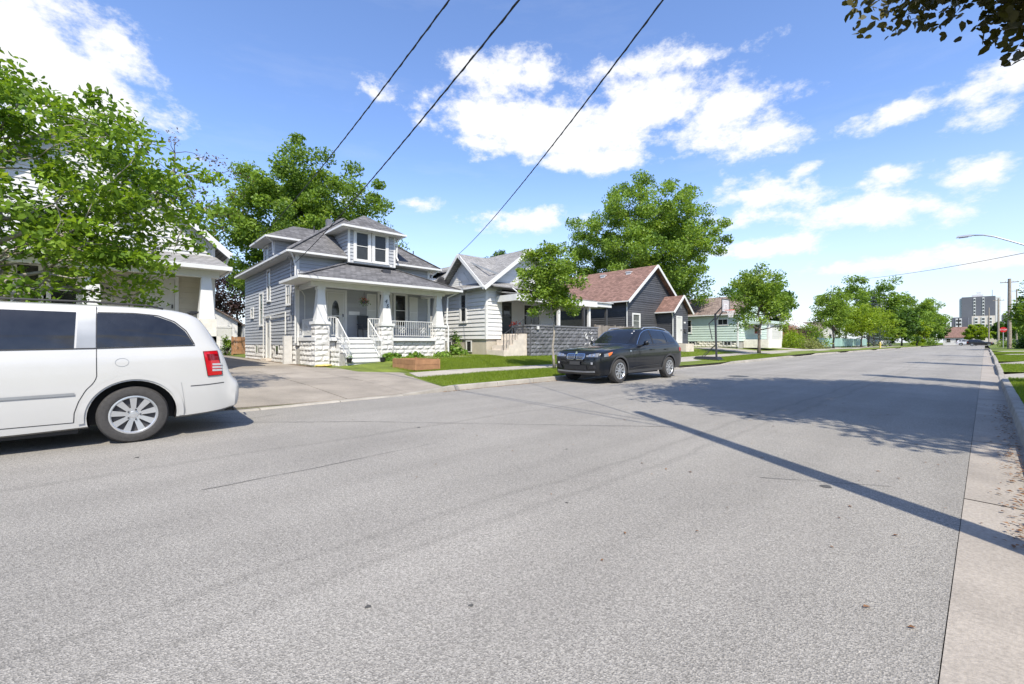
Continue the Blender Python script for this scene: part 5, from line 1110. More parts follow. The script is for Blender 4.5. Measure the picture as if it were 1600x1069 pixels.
# far poles on the right
util_pole('utility_pole', 'tall wooden utility pole beside the leafy tree at the right edge', 2.3, 94, .35, 9.9, .24)
util_pole('utility_pole', 'distant thin utility pole left of the stop sign', 2.0, 150, .3, 11.0, .2); util_pole('utility_pole', 'farthest thin utility pole near the towers', 6.0, 190, .3, 16.0, .2); util_pole('utility_pole', 'short distant pole among the trees at the corner', .6, 170, .3, 10.0, .15, False)
def hydrant():
    x, y = -10.6, 84; z = GZ(x, y); h = thing('fire_hydrant', 'yellow fire hydrant on the far left verge', 'fire hydrant', (x, y, z))
    MB().lathe([(.14, 0), (.14, .06), (.1, .08), (.1, .62), (.125, .64), (.125, .7), (.09, .82), (.03, .88), (.001, .93)], (x, y, z), 'z', 12).build('barrel', 'yellow', h, True, 40)
    b = MB(); b.lathe([(.001, -.2), (.06, -.2), (.06, .2), (.001, .2)], (x, y, z+.5), 'x', 8); b.build('nozzle', 'yellow', h)
hydrant()
def stop_sign():
    x, y = 1.9, 104; z = .3; h = thing('stop_sign', 'red octagonal stop sign on a post at the far corner', 'traffic sign', (x, y, z))
    MB().box(x-.05, x+.05, y-.05, y+.05, z, z+3.2).build('post', 'galvanized', h)
    O = [(x+.43*math.cos(a), y-.07, z+2.9+.43*math.sin(a)) for a in [math.pi/8+k*math.pi/4 for k in range(8)]]
    MB().add(O + [(p[0], p[1]+.02, p[2]) for p in O], [tuple(range(7, -1, -1)), tuple(range(8, 16))] + [(i, (i+1) % 8, (i+1) % 8+8, i+8) for i in range(8)]).build('plate', 'sign_red', h)
    cu = bpy.data.curves.new('t', 'FONT'); cu.body = 'STOP'; cu.size = .32; cu.align_x = 'CENTER'; cu.extrude = .004; ob = bpy.data.objects.new('tmp', cu); COL.objects.link(ob)
    me = bpy.data.meshes.new_from_object(ob.evaluated_get(bpy.context.evaluated_depsgraph_get())); bpy.data.objects.remove(ob); me.materials.clear(); me.materials.append(MATS['sign_white']); o = link('lettering', me, h); o.rotation_euler = (R(90), 0, 0); o.location = (0, -.08, 2.79)
stop_sign()
# ------------------------------------------------------------------ porch and garden things
def planter():
    x0, x1, y0, y1 = -15.45, -13.75, 7.95, 9.0; z = .24; h = thing('planter_box', 'low cedar plank planter box on the lawn before the stone porch', 'planter', ((x0+x1)/2, (y0+y1)/2, z))
    for k in range(2):
        a, b = z+k*.19, z+k*.19+.182
        for q in ((x0, x1, y0, y0+.045), (x0, x1, y1-.045, y1), (x0, x0+.045, y0+.046, y1-.046), (x1-.045, x1, y0+.046, y1-.046)): MB().box(*q, a, b).build('plank', 'wood_cedar', h)
    for p in ((x0+.07, y0+.07), (x1-.07, y0+.07), (x0+.07, y1-.07), (x1-.07, y1-.07)): MB().box(p[0]-.03, p[0]+.03, p[1]-.03, p[1]+.03, z, z+.4).build('corner_post', 'wood_cedar', h)
    MB().box(x0+.046, x1-.046, y0+.046, y1-.046, z, z+.22).build('soil', 'earth', h)
planter()
def chair():
    x, y, z = -20.0, 8.95, 1.45; h = thing('porch_chair', 'dark sling-back patio chair on the porch beside the door', 'chair', (x, y, z))
    MB().box(x-.28, x+.28, y-.3, y+.3, z+.42, z+.46).build('seat', 'fabric_dark', h); b = MB(); b.slab([(x-.30, y-.3, z+.44), (x-.30, y+.3, z+.44), (x-.44, y+.28, z+1.08), (x-.44, y-.28, z+1.08)], .04); b.build('backrest', 'fabric_dark', h)
    for dx, dy in ((-.3, -.3), (.28, -.3), (-.3, .3), (.28, .3)): MB().beam((x+dx, y+dy, z), (x+dx*.95, y+dy, z+.62), .03, .03).build('leg', 'metal_dark', h)
    for dy in (-.31, .31): MB().beam((x-.34, y+dy, z+.64), (x+.3, y+dy, z+.62), .05, .03).build('armrest', 'metal_dark', h)
chair()
rng = np.random.default_rng(11)
def leaf_cloud(name, m, parent, C, N, up=.5, size=.1, aspect=.6, hexa=False, rnd=None, droop=0.0, rg=None):
    """leaf-sized faces at points C (n,3)"""
    rg = rg or rng; n = len(C); nrm = rg.normal(size=(n, 3)); nrm[:, 2] += up*2; nrm /= np.linalg.norm(nrm, axis=1)[:, None]+1e-9
    t = rg.normal(size=(n, 3)); t[:, 2] -= droop; t -= nrm*(t*nrm).sum(1)[:, None]; t /= np.linalg.norm(t, axis=1)[:, None]+1e-9; b = np.cross(nrm, t)
    s = size*rg.uniform(.6, 1.3, n)[:, None]
    if hexa: prof = [(-.5, 0, 0), (-.2, .42, .06), (.2, .36, .07), (.55, 0, -.08), (.2, -.36, .07), (-.2, -.42, .06)]
    else: prof = [(-.5, 0, 0), (.0, .5, .1), (.55, 0, -.06), (.0, -.5, .1)]
    V = np.stack([C + s*(a*t + q*aspect*b*(1.0) + d*nrm) for a, q, d in prof], axis=1).reshape(-1, 3); k = len(prof)
    F = np.arange(n*k).reshape(n, k); r = np.repeat(rnd if rnd is not None else rg.random(n), k)
    return npmesh(name, V, F, m, parent, r)
def plant(name, label, cat, x, y, z, rad, hgt, n, m, size, aspect=.5, group=None, up=.4):
    h = thing(name, label, cat, (x, y, z), group); rg = np.random.default_rng(int(abs(x*100+y*10)))
    a = rg.random(n)*6.2832; r = np.sqrt(rg.random(n)); C = np.stack([x+rad*r*np.cos(a), y+rad*r*np.sin(a), z+hgt*(1-.55*r**2)*rg.uniform(.45, 1.0, n)], 1)
    leaf_cloud('foliage', m, h, C, n, up, size, aspect, True, rg=rg)
    b = MB()
    for k in range(7): an = k*.9; b.tube([(x, y, z), (x+rad*.3*math.cos(an), y+rad*.3*math.sin(an), z+hgt*.5), (x+rad*.6*math.cos(an), y+rad*.6*math.sin(an), z+hgt*.7)], [.012, .008, .004], 4)
    b.build('stem', 'bark', h); return h
plant('hosta', 'large hosta clump at the foot of the porch steps', 'plant', -17.75, 9.1, .3, .5, .5, 130, 'leaf_hosta', .22, .6, 'hostas along the porch'); plant('hosta', 'middle hosta clump below the porch railing', 'plant', -17.85, 10.35, .38, .45, .4, 110, 'leaf_hosta', .2, .6, 'hostas along the porch'); plant('hosta', 'right hosta clump beside the end porch pier', 'plant', -17.75, 11.75, .42, .48, .42, 120, 'leaf_hosta', .2, .6, 'hostas along the porch')
plant('hosta', 'hosta in the gap between the two houses', 'plant', -18.9, 13.6, .5, .45, .5, 110, 'leaf_hosta', .2, .6, 'hostas along the porch')
sheet('bed_edging', 'concrete', [-18.3, -17.2], [9.3, 11, 13.2], lambda x, y: GZ(x, y)+.006)
def pot(name, label, x, y, z, r, hgt, m='plastic_black', flower=None, nl=60):
    h = thing(name, label, 'flower pot', (x, y, z)); MB().lathe([(.001, 0), (r*.7, 0), (r, hgt), (r*1.08, hgt), (r*1.08, hgt*.9), (r*.9, hgt*.88), (.001, hgt*.85)], (x, y, z), 'z', 14).build('pot', m, h, True, 40)
    rg = np.random.default_rng(4); C = np.array([x, y, z+hgt*1.25]) + rg.normal(size=(nl, 3))*np.array([r*.6, r*.6, r*.5]); leaf_cloud('foliage', 'leaf_hosta', h, C, nl, .4, r*.45, .5, rg=rg)
    if flower:
        C = np.array([x, y, z+hgt*1.6]) + rg.normal(size=(90, 3))*np.array([r*.8, r*.8, r*.55]); leaf_cloud('blossom', flower, h, C, 90, .2, r*.5, .9, rg=rg)
pot('flower_pot', 'black plant pot hung at the left foot of the steps', -17.3, 7.02, .42, .12, .18); pot('flower_pot', 'black plant pot at the right foot of the steps', -17.3, 8.45, .42, .12, .18)
pot('flower_pot', 'pot of red geraniums at the bungalow door', -18.2, 17.0, 1.7, .2, .32, 'terracotta', 'flower_red')
# hanging basket
hb = thing('hanging_basket', 'hanging basket with red flowers under the porch eave', 'hanging basket', (-18.9, 8.35, 3.1)); x, y, z = -18.9, 8.35, 2.95
MB().lathe([(.001, 0), (.09, .03), (.13, .12), (.12, .12), (.08, .06), (.001, .04)], (x, y, z), 'z', 12).build('basket', 'metal_dark', hb, True); b = MB()
for k in range(3): b.tube([(x+.12*math.cos(k*2.09), y+.12*math.sin(k*2.09), z+.12), (x, y, z+.55)], .005, 4)
b.build('chain', 'metal_dark', hb); rg = np.random.default_rng(8); leaf_cloud('foliage', 'leaf_deep', hb, np.array([x, y, z+.1])+rg.normal(size=(120, 3))*np.array([.1, .1, .09]), 120, .2, .07, .5, rg=rg); leaf_cloud('blossom', 'flower_red', hb, np.array([x, y, z+.2])+rg.normal(size=(45, 3))*np.array([.08, .08, .07]), 45, .2, .06, .9, rg=rg)
P = [(-18.05+.22*math.cos(a)*(1+.05*k)+.05*k, 6.25+.3*math.sin(a), .275+.02*k) for k in range(3) for a in np.linspace(0, 6.2, 18)]; tag(MB().tube(P, .022, 6).build('garden_hose', 'yellow', None, True), 'coil of yellow hose on the ground by the left porch pier', 'hose')
# satellite dish on the bungalow's corner
d = thing('satellite_dish', 'dark satellite dish in the gap above the porch roof', 'satellite dish', (-21.8, 14.3, 4.6)); b = MB(); b.lathe([(.001, .0), (.2, .02), (.36, .09), (.36, .1), (.2, .035), (.001, .015)], (-21.8, 14.3, 4.75), 'x', 18); b.build('dish', 'metal_dark', d, True); MB().tube([(-21.8, 14.5, 4.3), (-21.85, 14.32, 4.75)], .025, 6).build('mast', 'metal_grey', d)
# small bin and blue box by the garage
bn = thing('blue_box', 'small blue recycling box by the garage', 'box', (-37.8, 5.5, .3)); mat('blue_plastic', (.10, .12, .30), .5, .1); MB().frustum(-37.8, 5.5, .3, .75, .25, .3, .3, .36).build('box', 'blue_plastic', bn)

# ------------------------------------------------------------------ trees
def tree(name, label, base, th, cen, rad, ncl, nleaf, leaf, m, bark, tr, seed, clr=.9, aspect=.6, hexa=False, up=.5, group=None, droop=0.0, inner=.35, cut=-.75, lump=.28, twigs=True, flat=.75, squash=1.0):
    rg = np.random.default_rng(seed); base = np.array(base, float); cen = base+np.array(cen, float); rad = np.array(rad, float)
    h = thing(name, label, 'tree', tuple(base), group); C = []
    while len(C) < ncl:
        d = rg.normal(size=3); d /= np.linalg.norm(d)
        if d[2] < cut: continue
        k = 1+lump*2*mnoise.noise(Vector(d*1.6)+Vector((seed*3.1, 0, 0))) + .12*rg.normal(); k = min(k, 1.1)
        C.append(cen + d*rad*k*(inner+(1-inner)*rg.random()**.55))
    C = np.array(C); top = cen + np.array([0, 0, rad[2]*.45])
    K = 9; nodes = []; tp = []; wob = rg.normal(size=(K+1, 2))*tr*.9
    for i in range(K+1):
        t = i/K; p = base*(1-t)+top*t; s = np.sin(t*3.14); p[:2] += wob[i]*s; tp.append(p)
    rads = [tr*(1.25 if i == 0 else 1)*(1-.78*i/K) for i in range(K+1)]
    b = MB(); b.tube(tp, rads, 10)
    for i in range(K+1):
        if tp[i][2] >= base[2]+th*.85: nodes.append((tp[i], rads[i]))
    for i in np.argsort(np.linalg.norm((C-cen)[:, :2], axis=1)):
        c = C[i]; best = None
        for (p, r) in nodes:
            d = c-p; L = np.linalg.norm(d); pen = L + (1.2*(p[2]-c[2]) if p[2] > c[2] else 0) + (.6 if r < .02 else 0)
            if best is None or pen < best[0]: best = (pen, p, r, L)
        _, p, r, L = best; r0 = max(min(r*.62, .03+.018*L), .012); m1 = p+(c-p)*.35+np.array([0, 0, .10*L])+rg.normal(size=3)*.05*L; m2 = p+(c-p)*.7+np.array([0, 0, .08*L])+rg.normal(size=3)*.05*L
        b.tube([p, m1, m2, c], [r0, r0*.8, r0*.6, max(r0*.35, .006)], 5); nodes += [(m1, r0*.8), (m2, r0*.6)]
    b.build('trunk', bark, h, True)
    per = np.maximum(3, rg.poisson(nleaf/ncl, ncl)); idx = np.repeat(np.arange(ncl), per); n = len(idx)
    off = rg.normal(size=(n, 3)); off /= np.linalg.norm(off, axis=1)[:, None]; off *= (rg.random(n)**.5)[:, None]*clr*rg.uniform(.6, 1.25, ncl)[idx][:, None]; off[:, 2] *= flat
    P = C[idx]+off; rnd = np.clip(.5*rg.random(ncl)[idx]+.55*rg.random(n), 0, 1)
    leaf_cloud('crown', m, h, P, n, up, leaf, aspect, hexa, rnd, droop, rg); return h
tree('left_tree', 'spreading leafy tree with pale forked trunk behind the white minivan', (-11.4, -1.45, .15), 1.35, (.1, -.1, 3.7), (2.2, 3.15, 2.5), 260, 23500, .118, 'leaf_left', 'bark_light', .15, 3, .48, .55, True, .55, droop=.5, inner=.3, cut=-.85, flat=.5)
tree('maple_tree', 'large dark-leaved maple overhanging the road from the right', (3.2, 8.4, .15), 2.6, (.75, .55, 7.45), (4.8, 4.6, 2.35), 560, 120000, .14, 'leaf_crimson', 'bark_dark', .28, 5, .8, .75, True, .3, inner=.3, cut=-1.0, lump=.15)
tree('big_tree', 'tall broad maple rising behind the grey house', (-37, 12.0, .3), 4, (0, -.3, 9.6), (6.4, 6.6, 6.4), 330, 85000, .23, 'leaf_maple', 'bark_dark', .42, 8, 1.0, .6, False, .35, inner=.3, cut=-.9, lump=.13)
tree('big_tree', 'huge round maple rising behind the charcoal house', (-25.2, 40.4, .6), 3.6, (.4, .4, 10.0), (8.1, 8.1, 7.0), 380, 95000, .24, 'leaf_maple_b', 'bark', .5, 21, 1.05, .6, False, .35, inner=.3, cut=-.9, lump=.13)
tree('street_tree', 'young street tree with slim trunk in front of the white bungalow', (-11.6, 12.95, .18), 1.75, (-.1, -.2, 3.3), (1.35, 1.35, 1.55), 110, 12500, .115, 'leaf_street', 'bark_light', .055, 33, .36, .6, False, .5, inner=.15, cut=-.8)
tree('street_tree', 'upright street tree standing past the basketball hoop', (-11.4, 35.4, .45), 1.6, (0, .2, 3.9), (2.1, 2.1, 2.6), 100, 11000, .17, 'leaf_street', 'bark', .11, 35, .62, .6, False, .5, inner=.2)
tree('street_tree', 'street tree in front of the teal fence', (-12.2, 63, .5), 1.5, (0, 0, 4.1), (2.2, 2.3, 2.8), 80, 8000, .2, 'leaf_street', 'bark_dark', .1, 37, .7, .6, False, .5, inner=.2)
tree('street_tree', 'low yellow-green street tree beyond the teal fence', (-12.2, 80, .5), 1.2, (0, 0, 3.4), (2.6, 3.2, 2.5), 80, 7500, .24, 'leaf_bright', 'bark_dark', .11, 39, .8, .6, False, .5, inner=.2)
tree('street_tree', 'second yellow-green street tree near the hydrant', (-12.4, 87, .5), 1.2, (0, 0, 3.7), (3.0, 3.2, 2.8), 80, 7500, .26, 'leaf_bright', 'bark_dark', .11, 40, .85, .6, False, .5, inner=.2)
tree('bare_tree', 'thin nearly bare tree with sparse brown leaves behind the beige house', (-32, 2.3, .3), 4, (0, .4, 10.0), (3.2, 3.4, 4.4), 110, 800, .16, 'leaf_brown', 'bark_dark', .16, 41, .6, .6, False, .3, inner=.2)
tree('purple_tree', 'dark purple-leaved tree behind the white garage', (-50, 9.3, .3), 1.5, (0, 0, 5.0), (4.0, 4.5, 3.6), 80, 8000, .28, 'leaf_purple', 'bark_dark', .16, 43, 1.0, .6, False, .4)
tree('far_tree', 'dark treetop showing above the bungalow roof', (-44, 39, .5), 4, (0, 0, 10.2), (3.2, 3.6, 3.2), 50, 5000, .34, 'leaf_deep', 'bark_dark', .2, 45, .9)
def conifer(name, label, x, y, z, hgt, r, m, n, seed):
    h = thing(name, label, 'tree', (x, y, z)); rg = np.random.default_rng(seed); MB().tube([(x, y, z), (x, y, z+hgt)], [.14, .02], 8).build('trunk', 'bark_dark', h)
    t = rg.random(n)**.7; lay = np.floor(t*16)/16+.02*rg.random(n); a = np.floor(rg.random(n)*13)*.4833+lay*40+rg.normal(size=n)*.12; q = rg.random(n)**.6
    rr = r*(1-lay)*q+.05; C = np.stack([x+rr*np.cos(a), y+rr*np.sin(a), z+.35+(hgt-.4)*lay-rr*.28], 1); leaf_cloud('crown', m, h, C, n, .5, .28, .45, False, rg=rg)
conifer('spruce_tree', 'blue-grey spruce beyond the yellow-green trees', -13.5, 100, .5, 9.2, 2.9, 'leaf_spruce', 6500, 47)
conifer('spruce_tree', 'slender dark conifer tip above the yellow-green trees', -17, 92, .5, 10.4, 2.4, 'leaf_deep', 4000, 49)
random.seed(23)
FT = [  # far background trees: x, y, crown centre height, radii, leaf material, label
 (-20, 64, 5.4, 3.6, 3.8, 'leaf_deep', 'dark tree behind the grey gabled house'), (-24, 74, 6.6, 4.2, 4.4, 'leaf_maple', 'rounded tree behind the teal fence'), (-18.5, 106, 8.0, 4.6, 5.2, 'leaf_maple', 'tall green tree behind the spruce'),
 (-15, 118, 8.4, 5.2, 5.6, 'leaf_maple_b', 'leafy tree beyond the spruce'), (-12.5, 128, 4.6, 3.6, 3.9, 'leaf_deep', 'dense dark green tree by the far verge'), (-11.5, 152, 6.8, 4.6, 4.8, 'leaf_maple', 'wide green tree at the street end, left'),
 (-12.2, 176, 7.4, 5.6, 5.4, 'leaf_maple_b', 'big round tree at the street end, middle'), (-12.6, 112, 3.4, 2.4, 2.8, 'leaf_street', 'small reddish-green tree on the far verge'), (-10.8, 138, 3.0, 2.4, 2.4, 'leaf_bright', 'low bright tree at the far kerb'),
 (-11.6, 200, 5, 4.0, 4.5, 'leaf_deep', 'dark tree left of the brown-roofed house'), (3.5, 205, 4.2, 4.0, 3.0, 'leaf_deep', 'clipped dark tree right of the brown-roofed house'), (-1.6, 195, 3.6, 3.0, 2.6, 'leaf_bright', 'bright shrub tree before the pale block'), (8.5, 215, 5.4, 4.5, 4.5, 'leaf_deep', 'dark tree below the towers'),
 (5.4, 86, 5.0, 4.6, 4.2, 'leaf_maple', 'leafy tree at the right edge behind the utility pole'), (-17.5, 260, 8, 7, 7, 'leaf_maple', 'hazy tree far behind the street end'), (-30, 84, 7, 5, 5, 'leaf_deep', 'dark tree behind the far gabled house'), (-33, 58, 7, 4.6, 4.6, 'leaf_maple', 'green tree behind the mint house'),
 (-62, 36, 5, 5, 5, 'leaf_deep', 'distant tree glimpsed between the houses'), (-58, 2, 5.5, 5, 5, 'leaf_maple', 'distant tree behind the garage'), (6.4, 120, 3.2, 3.4, 2.6, 'leaf_street', 'low tree beside the stop sign')]
for i, (x, y, cz, r, rz, m, lb) in enumerate(FT):
    d = y; n = int(7000 if y < 130 else 5000); tree('far_tree', lb, (x, y, .4), max(.6, cz-rz), (0, 0, cz), (r, r, rz), 55, n, .27+.0013*d, m, 'bark_dark', .16, 60+i, r*.26, .65, False, .5, 'trees at the end of the street', inner=.25, cut=-.9, lump=.14)
# trees right of the frame whose shadows reach the road
for i, (x, y, h_) in enumerate(((3.1, 17.4, 8.2), (3.1, 30, 8.6), (3.1, 46, 9.0))):
    tree('verge_tree', ('nearest', 'second', 'third')[i] + ' slim tree on the right verge, just outside the view', (x, y, .3), 1.8, (0, 0, h_*.62), (.5, .45, h_*.38), 45, 3600, .18, 'leaf_street', 'bark', .09, 90+i, .45, group='slim trees on the right verge')
# unseen trees across the street, added for the car windows to reflect
for i, (x, y, hh, r) in enumerate(((15, -6, 8, 4.2), (17, 14, 9, 4.8), (13, 30, 7, 3.6))):
    tree('unseen_garden_tree', ('leafy tree opposite the minivan', 'leafy tree opposite the grey house', 'leafy tree opposite the charcoal house')[i] + ', added unseen across the street for reflections', (x, y, .4), 2.2, (0, 0, hh*.62), (r, r, hh*.36), 70, 6000, .24, 'leaf_maple', 'bark_dark', .2, 130+i, .9, group='unseen trees added across the street')
# shrubs
def shrub(name, label, x, y, r, hgt, m, n, leaf, seed, z=None):
    z = GZ(x, y) if z is None else z; rg = np.random.default_rng(seed); h = thing(name, label, 'shrub', (x, y, z)); cl = 26
    d = rg.normal(size=(cl, 3)); d /= np.linalg.norm(d, axis=1)[:, None]; d[:, 2] = np.abs(d[:, 2]); C = np.array([x, y, z])+d*np.array([r, r, hgt*.85])*rg.uniform(.4, .95, cl)[:, None]
    b = MB()
    for c in C: b.tube([(x, y, z), tuple((np.array([x, y, z])+c)/2+np.array([0, 0, .1])), tuple(c)], [.03, .018, .008], 4)
    b.build('stem', 'bark_dark', h); idx = rg.integers(0, cl, n); P = C[idx]+rg.normal(size=(n, 3))*r*.2; P[:, 2] = np.maximum(P[:, 2], z+.05); leaf_cloud('foliage', m, h, P, n, .5, leaf, .6, False, np.clip(.5*rg.random(cl)[idx]+.5*rg.random(n), 0, 1), rg=rg)
shrub('shrub', 'bright yellow-green rounded bush beside the garage door', -15.3, 56.5, 1.6, 2.3, 'leaf_bright', 2600, .18, 1); shrub('shrub', 'second bright green bush left of the pink shrub', -15.2, 60, 1.6, 2.6, 'leaf_bright', 2600, .18, 2); shrub('shrub', 'pink flowering shrub by the brick house', -16.4, 64.5, 1.7, 3.8, 'leaf_pink', 2600, .2, 3)
shrub('shrub', 'green bush in front of the pale gable', -15.8, 68, 2.2, 4.4, 'leaf_street', 3600, .22, 4); shrub('shrub', 'pale meadow-like bush along the sidewalk', -13.9, 58.5, 1.3, 1.3, 'leaf_meadow', 1800, .15, 5); shrub('shrub', 'tufty pale bush next to the teal fence', -13.8, 61.5, 1.3, 1.2, 'leaf_meadow', 1800, .15, 6)
shrub('shrub', 'dark evergreen bush at the far right by the pole', 4.1, 92, 1.5, 2.6, 'leaf_deep', 2600, .2, 7, .3); shrub('shrub', 'low green bush at the far corner', 2.6, 112, 1.4, 1.6, 'leaf_street', 1500, .2, 8, .3); shrub('shrub', 'leafy vine beside the white garage', -37.2, 6.2, .45, 1.9, 'leaf_street', 700, .14, 9, .3)
shrub('shrub', 'low hedge under the far trees', -11.5, 146, 1.8, 1.6, 'leaf_bright', 1500, .25, 10); shrub('shrub', 'green shrub beside the small corner house', -11.0, 168, 2.2, 2.0, 'leaf_street', 1500, .3, 12); shrub('shrub', 'foliage behind the porch of the grey house', -19.6, 13.7, .4, 2.0, 'leaf_hosta', 500, .12, 13)
board_fence('teal_fence', 'teal slatted fence along the sidewalk beyond the bushes', (-13.9, 64), (-13.9, 96), .6, 1.75, 90, 'fence_teal', 9)

# ------------------------------------------------------------------ far houses
def simple_house(name, label, x0, x1, y0, y1, ze, zp, wallm, roofm, ridge='x', wins=(), z0=.4):
    h = thing(name, label, 'house', ((x0+x1)/2, (y0+y1)/2, z0)); w = MB().box(x0, x1, y0, y1, z0, ze).build('wall', wallm, h); r = MB(); o = .4
    if ridge == 'x':
        yc = (y0+y1)/2; r.slab([(x1+o, y0-o, ze-.1), (x1+o, yc, zp), (x0-o, yc, zp), (x0-o, y0-o, ze-.1)], .15); r.slab([(x1+o, yc, zp), (x1+o, y1+o, ze-.1), (x0-o, y1+o, ze-.1), (x0-o, yc, zp)], .15)
        for X in (x1, x0): MB().wprism((X, y0, R(90)), [(0, ze), (y1-y0, ze), ((y1-y0)/2, zp-.15)], -.01, .1).build('gable', wallm, h)
    else:
        xc = (x0+x1)/2; r.slab([(x0-o, y0-o, ze-.1), (xc, y0-o, zp), (xc, y1+o, zp), (x0-o, y1+o, ze-.1)], .15); r.slab([(xc, y0-o, zp), (x1+o, y0-o, ze-.1), (x1+o, y1+o, ze-.1), (xc, y1+o, zp)], .15)
        MB().wprism((x0, y0, 0), [(0, ze), (x1-x0, ze), ((x1-x0)/2, zp-.15)], -.01, .1).build('gable', wallm, h)
        t = MB(); t.beam((x0-o, y0-o-.02, ze-.2), (xc, y0-o-.02, zp-.06), .06, .25); t.beam((xc, y0-o-.021, zp-.06), (x1+o, y0-o-.021, ze-.2), .06, .25); t.build('rake_board', 'trim_white', h)
    r.build('roof', roofm, h)
    for (W, a, b, c, d) in wins: window(h, W, a, b, c, d, 2, 1, .1, .05)
    return h
simple_house('gabled_house', 'orange brick house with pale grey gable behind the pink shrub', -27, -17.2, 66.5, 75, 3.3, 6.4, 'brick_orange', 'roof_pale', 'y', [((-27, 66.5, 0), 6.6, 7.6, 1.4, 2.8), ((-17.2, 66.5, R(90)), 2, 3.5, 1.5, 2.8)])
MB_ = thing('pale_house', 'two-storey pale grey house rising behind the bushes', 'house', (-23, 62, .4)); MB().box(-26, -19.5, 60, 64.5, .4, 6.2).build('wall', 'siding_mint', MB_); MB().slab([(-26.4, 59.6, 6.2), (-19.1, 59.6, 6.2), (-22.7, 62.2, 7.6)], .1).build('roof', 'shingle_light', MB_); window(MB_, (-26, 60, 0), 4.2, 5.0, 3.8, 5.2, 2, 1)
window(MB_, (-19.5, 60, R(90)), 1.4, 2.4, 3.8, 5.2, 2, 1)
simple_house('low_house', 'low white house behind the teal fence', -26, -17.5, 80, 92, 3.0, 4.6, 'siding_white', 'shingle_dull', 'x', [((-17.5, 80, R(90)), 2, 3.5, 1.4, 2.5), ((-17.5, 80, R(90)), 7, 8.5, 1.4, 2.5)])
simple_house('corner_house', 'small house with brown roof closing the end of the street', -9.8, -4.6, 208, 220, 2.9, 6.4, 'siding_white', 'shingle_brown', 'x', [((-9.8, 208, 0), .8, 1.8, 1.2, 2.3), ((-9.8, 208, 0), 3.0, 4.2, 1.2, 2.3)], .2)
simple_house('long_house', 'long pale-roofed bungalow at the street end', .8, 11, 232, 244, 4.0, 7.0, 'siding_beige', 'roof_pale', 'x', [((.8, 232, 0), 2, 4, 1.5, 2.8)], .2)
simple_house('unseen_opposite_house', 'unseen white house added across the street for the minivan windows to reflect', 18, 27, 0, 9, 4.2, 7.0, 'siding_white', 'shingle_grey', 'x', [((18, 9, R(-90)), 1.5, 2.6, 1.6, 3.0), ((18, 9, R(-90)), 5.5, 6.6, 1.6, 3.0)])  # unseen house, put in for its reflection in the van windows
cross = sheet('cross_street', 'asphalt', [-80, -10, 0, 60], [184, 198], lambda x, y: RZ(200)-.0+.006); sheet('far_lawn', 'lawn_far', [-150, -60, 0, 80, 150], [190.5, 240, 420], lambda x, y: .12); sheet('side_lawn', 'lawn_far', [-150, -60.1], [-20, 60, 190], lambda x, y: .3)
far_car(suv, .6, 170, 90, RZ(100)+.01, 'dark car parked across the street end', None); far_car(suv, -1.9, 186.5, 90, RZ(100)+.01, 'silver car parked at the street end', 'paint_silver'); far_car(van, 5.2, 181, 90, RZ(100)+.01, 'dark van parked at the street end', 'paint_grey'); far_car(van, -15.4, 122, 0, .5, 'white van half hidden by the far left trees', None)
def tower(name, label, x0, x1, y0, y1, z1, m, rows, cols, colpos, w=1.6, hh=1.5, trim=None, pent=True):
    h = thing(name, label, 'building', ((x0+x1)/2, (y0+y1)/2, 0)); MB().box(x0, x1, y0, y1, -.2, z1).build('wall', m, h); W = (x0, y0, 0)
    for r in range(rows):
        for c in colpos:
            z = z1-2.2-(r+1)*((z1-6)/rows)+1.5; s = (x1-x0)*c; f = MB().wbox(W, s, s+w, -.3, -.02, z, z+hh).build('window', 'trim_white', h); MB().wbox(W, s+w*.12, s+w*.88, -.34, -.3, z+.12, z+hh*.62).build('pane', 'glass_dark', f)
    if trim:
        for a, b in ((x0-1.6, x0-.01), (x1+.01, x1+3.2)): MB().box(a, b, y0+2, y1, -.2, z1-.8).build('side_wing', trim, h)
    if pent: p = MB(); a, b = x0+(x1-x0)*.3, x0+(x1-x0)*.65; p.box(a, b, y0+4, y1-4, z1, z1+2.2); p.box(a+3, b-1.5, y0+5, y1-5, z1+2.2, z1+4.6); p.build('penthouse', 'tower_pale', h); MB().tube([(x1-2, y0+5, z1), (x1-2, y0+5, z1+6)], .15, 6).build('antenna', 'metal_dark', h)
    return h
tower('apartment_tower', 'dark apartment tower with two columns of pale windows', -15.6, 6.2, 600, 622, 44, 'tower_brick', 13, 2, (.36, .62), 1.4, 2.6, 'tower_pale')
tower('apartment_block', 'dark brick low block left of the pale block', -16.1, -8.0, 430, 450, 18.2, 'tower_brick', 5, 2, (.25, .4), 1.8, 2.4, None, False); tower('apartment_block', 'pale beige apartment block in front of the dark tower', -5.9, 4.0, 400, 420, 17.6, 'tower_beige', 6, 3, (.12, .42, .72), 1.5, 1.9, None, False)
tower('distant_block', 'small grey block peeping above the left trees', -58, -48, 400, 415, 30, 'tower_brick', 6, 3, (.2, .5, .8), 1.5, 1.6, None, False); tower('distant_block', 'low grey building beyond the utility poles', 8, 20, 470, 490, 21, 'tower_brick', 5, 2, (.1, .3), 1.5, 2.0, None, False)

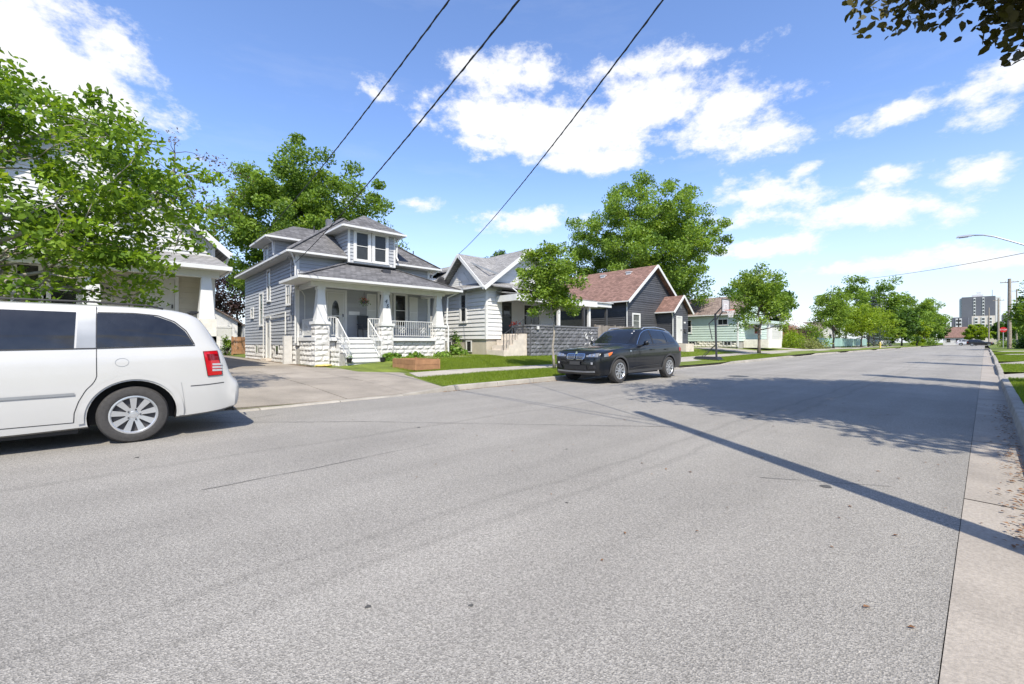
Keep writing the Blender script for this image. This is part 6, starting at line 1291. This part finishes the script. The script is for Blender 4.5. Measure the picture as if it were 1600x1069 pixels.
# ------------------------------------------------------------------ grass, litter
def grass(name, label, areas, dens, hgt, seed, zf, m='blade', wid=.011):
    rg = np.random.default_rng(seed); P = []
    for (x0, x1, y0, y1, inc, dn) in areas:
        n = int(abs(x1-x0)*abs(y1-y0)*dens*dn); x = rg.uniform(x0, x1, n); y = rg.uniform(y0, y1, n)
        for a, b in zip(x, y):
            if inc is None or inc(a, b): P.append((a, b, zf(a, b)))
    P = np.array(P); n = len(P); a = rg.random(n)*6.2832; s = rg.uniform(.5, 1.3, n)[:, None]; d = np.stack([np.cos(a), np.sin(a), np.zeros(n)], 1)*wid*s*.5; lean = rg.normal(size=(n, 3))*hgt*.38; lean[:, 2] = hgt*s[:, 0]
    V = np.stack([P-d, P+d, P+lean], 1).reshape(-1, 3); F = np.arange(3*n).reshape(n, 3); r = np.repeat(np.clip(rg.normal(.5, .22, n), 0, 1), 3)
    tag(npmesh(name, V, F, m, None, r), label, 'grass', kind='stuff')
def lawn_ok(x, y): return y > interp(-x, [13.4, 15.6, 17.3, 18.2], [7.7, 7.95, 9.1, 9.6]) and not (-15.45 < x < -13.75 and 7.95 < y < 9.0) and not (-18 < x and 20.2 < y < 25.1)
def verge_ok(x, y): return y > interp(-x, [9.2, 11.9], [6.45, 6.95]) and not (19.5 < y < 25.6) and x < KX(y)-.15
gz = lambda x, y: GZ(x, y)-.012
grass('lawn_grass', 'short mown grass on the lawns along the left side', [(-11.95, -9.2, 6.4, 19.6, verge_ok, 1.3), (-18.2, -13.35, 7.7, 20.2, lawn_ok, 1.2), (-18.2, -13.4, 20, 36, lawn_ok, .35), (-11.9, -9.6, 25.6, 37, verge_ok, .6)], 1500, .055, 1, gz)
def r_ok(x, y): return not any(a-.05 < y < b+.05 for a, b in RDROP)
grass('verge_grass', 'grass strip beyond the right kerb', [(.47, 1.5, 5, 20, None, 1.0), (.47, 2.2, 20, 60, r_ok, .5)], 1500, .06, 2, vz)
rg = np.random.default_rng(77); n = 480; Y = 4+9*rg.random(n)**1.3; X = .28-np.abs(rg.normal(size=n))*.10; X = np.clip(X, -.25, .29)
leaf_cloud('fallen_leaves', 'dry_leaf', None, np.stack([X, Y, np.full(n, .012)+.004*rg.random(n)], 1), n, 4.0, .035, .6, rg=rg); tag(bpy.data.objects['fallen_leaves'], 'dry brown leaf litter in the right gutter', 'leaf litter', kind='stuff')
n = 700; Y = 6+9*rg.random(n); X = np.array([KX(y) for y in Y])+.03+np.abs(rg.normal(size=n))*.06
leaf_cloud('fallen_leaves', 'dry_leaf', None, np.stack([X, Y, np.full(n, .012)], 1), n, 4.0, .035, .6, rg=rg); tag(bpy.data.objects['fallen_leaves.001'], 'thin line of dry litter along the left kerb', 'leaf litter', kind='stuff')
# flat scatter of leaf bits on the asphalt where the maple overhangs
n = 160; leaf_cloud('leaf_bits', 'dry_leaf', None, np.stack([rg.uniform(-7, 0, n), rg.uniform(2, 16, n), np.full(n, .008)], 1), n, 6.0, .03, .6, rg=rg); tag(bpy.data.objects['leaf_bits'], 'scattered leaf bits on the asphalt', 'leaf litter', kind='stuff')
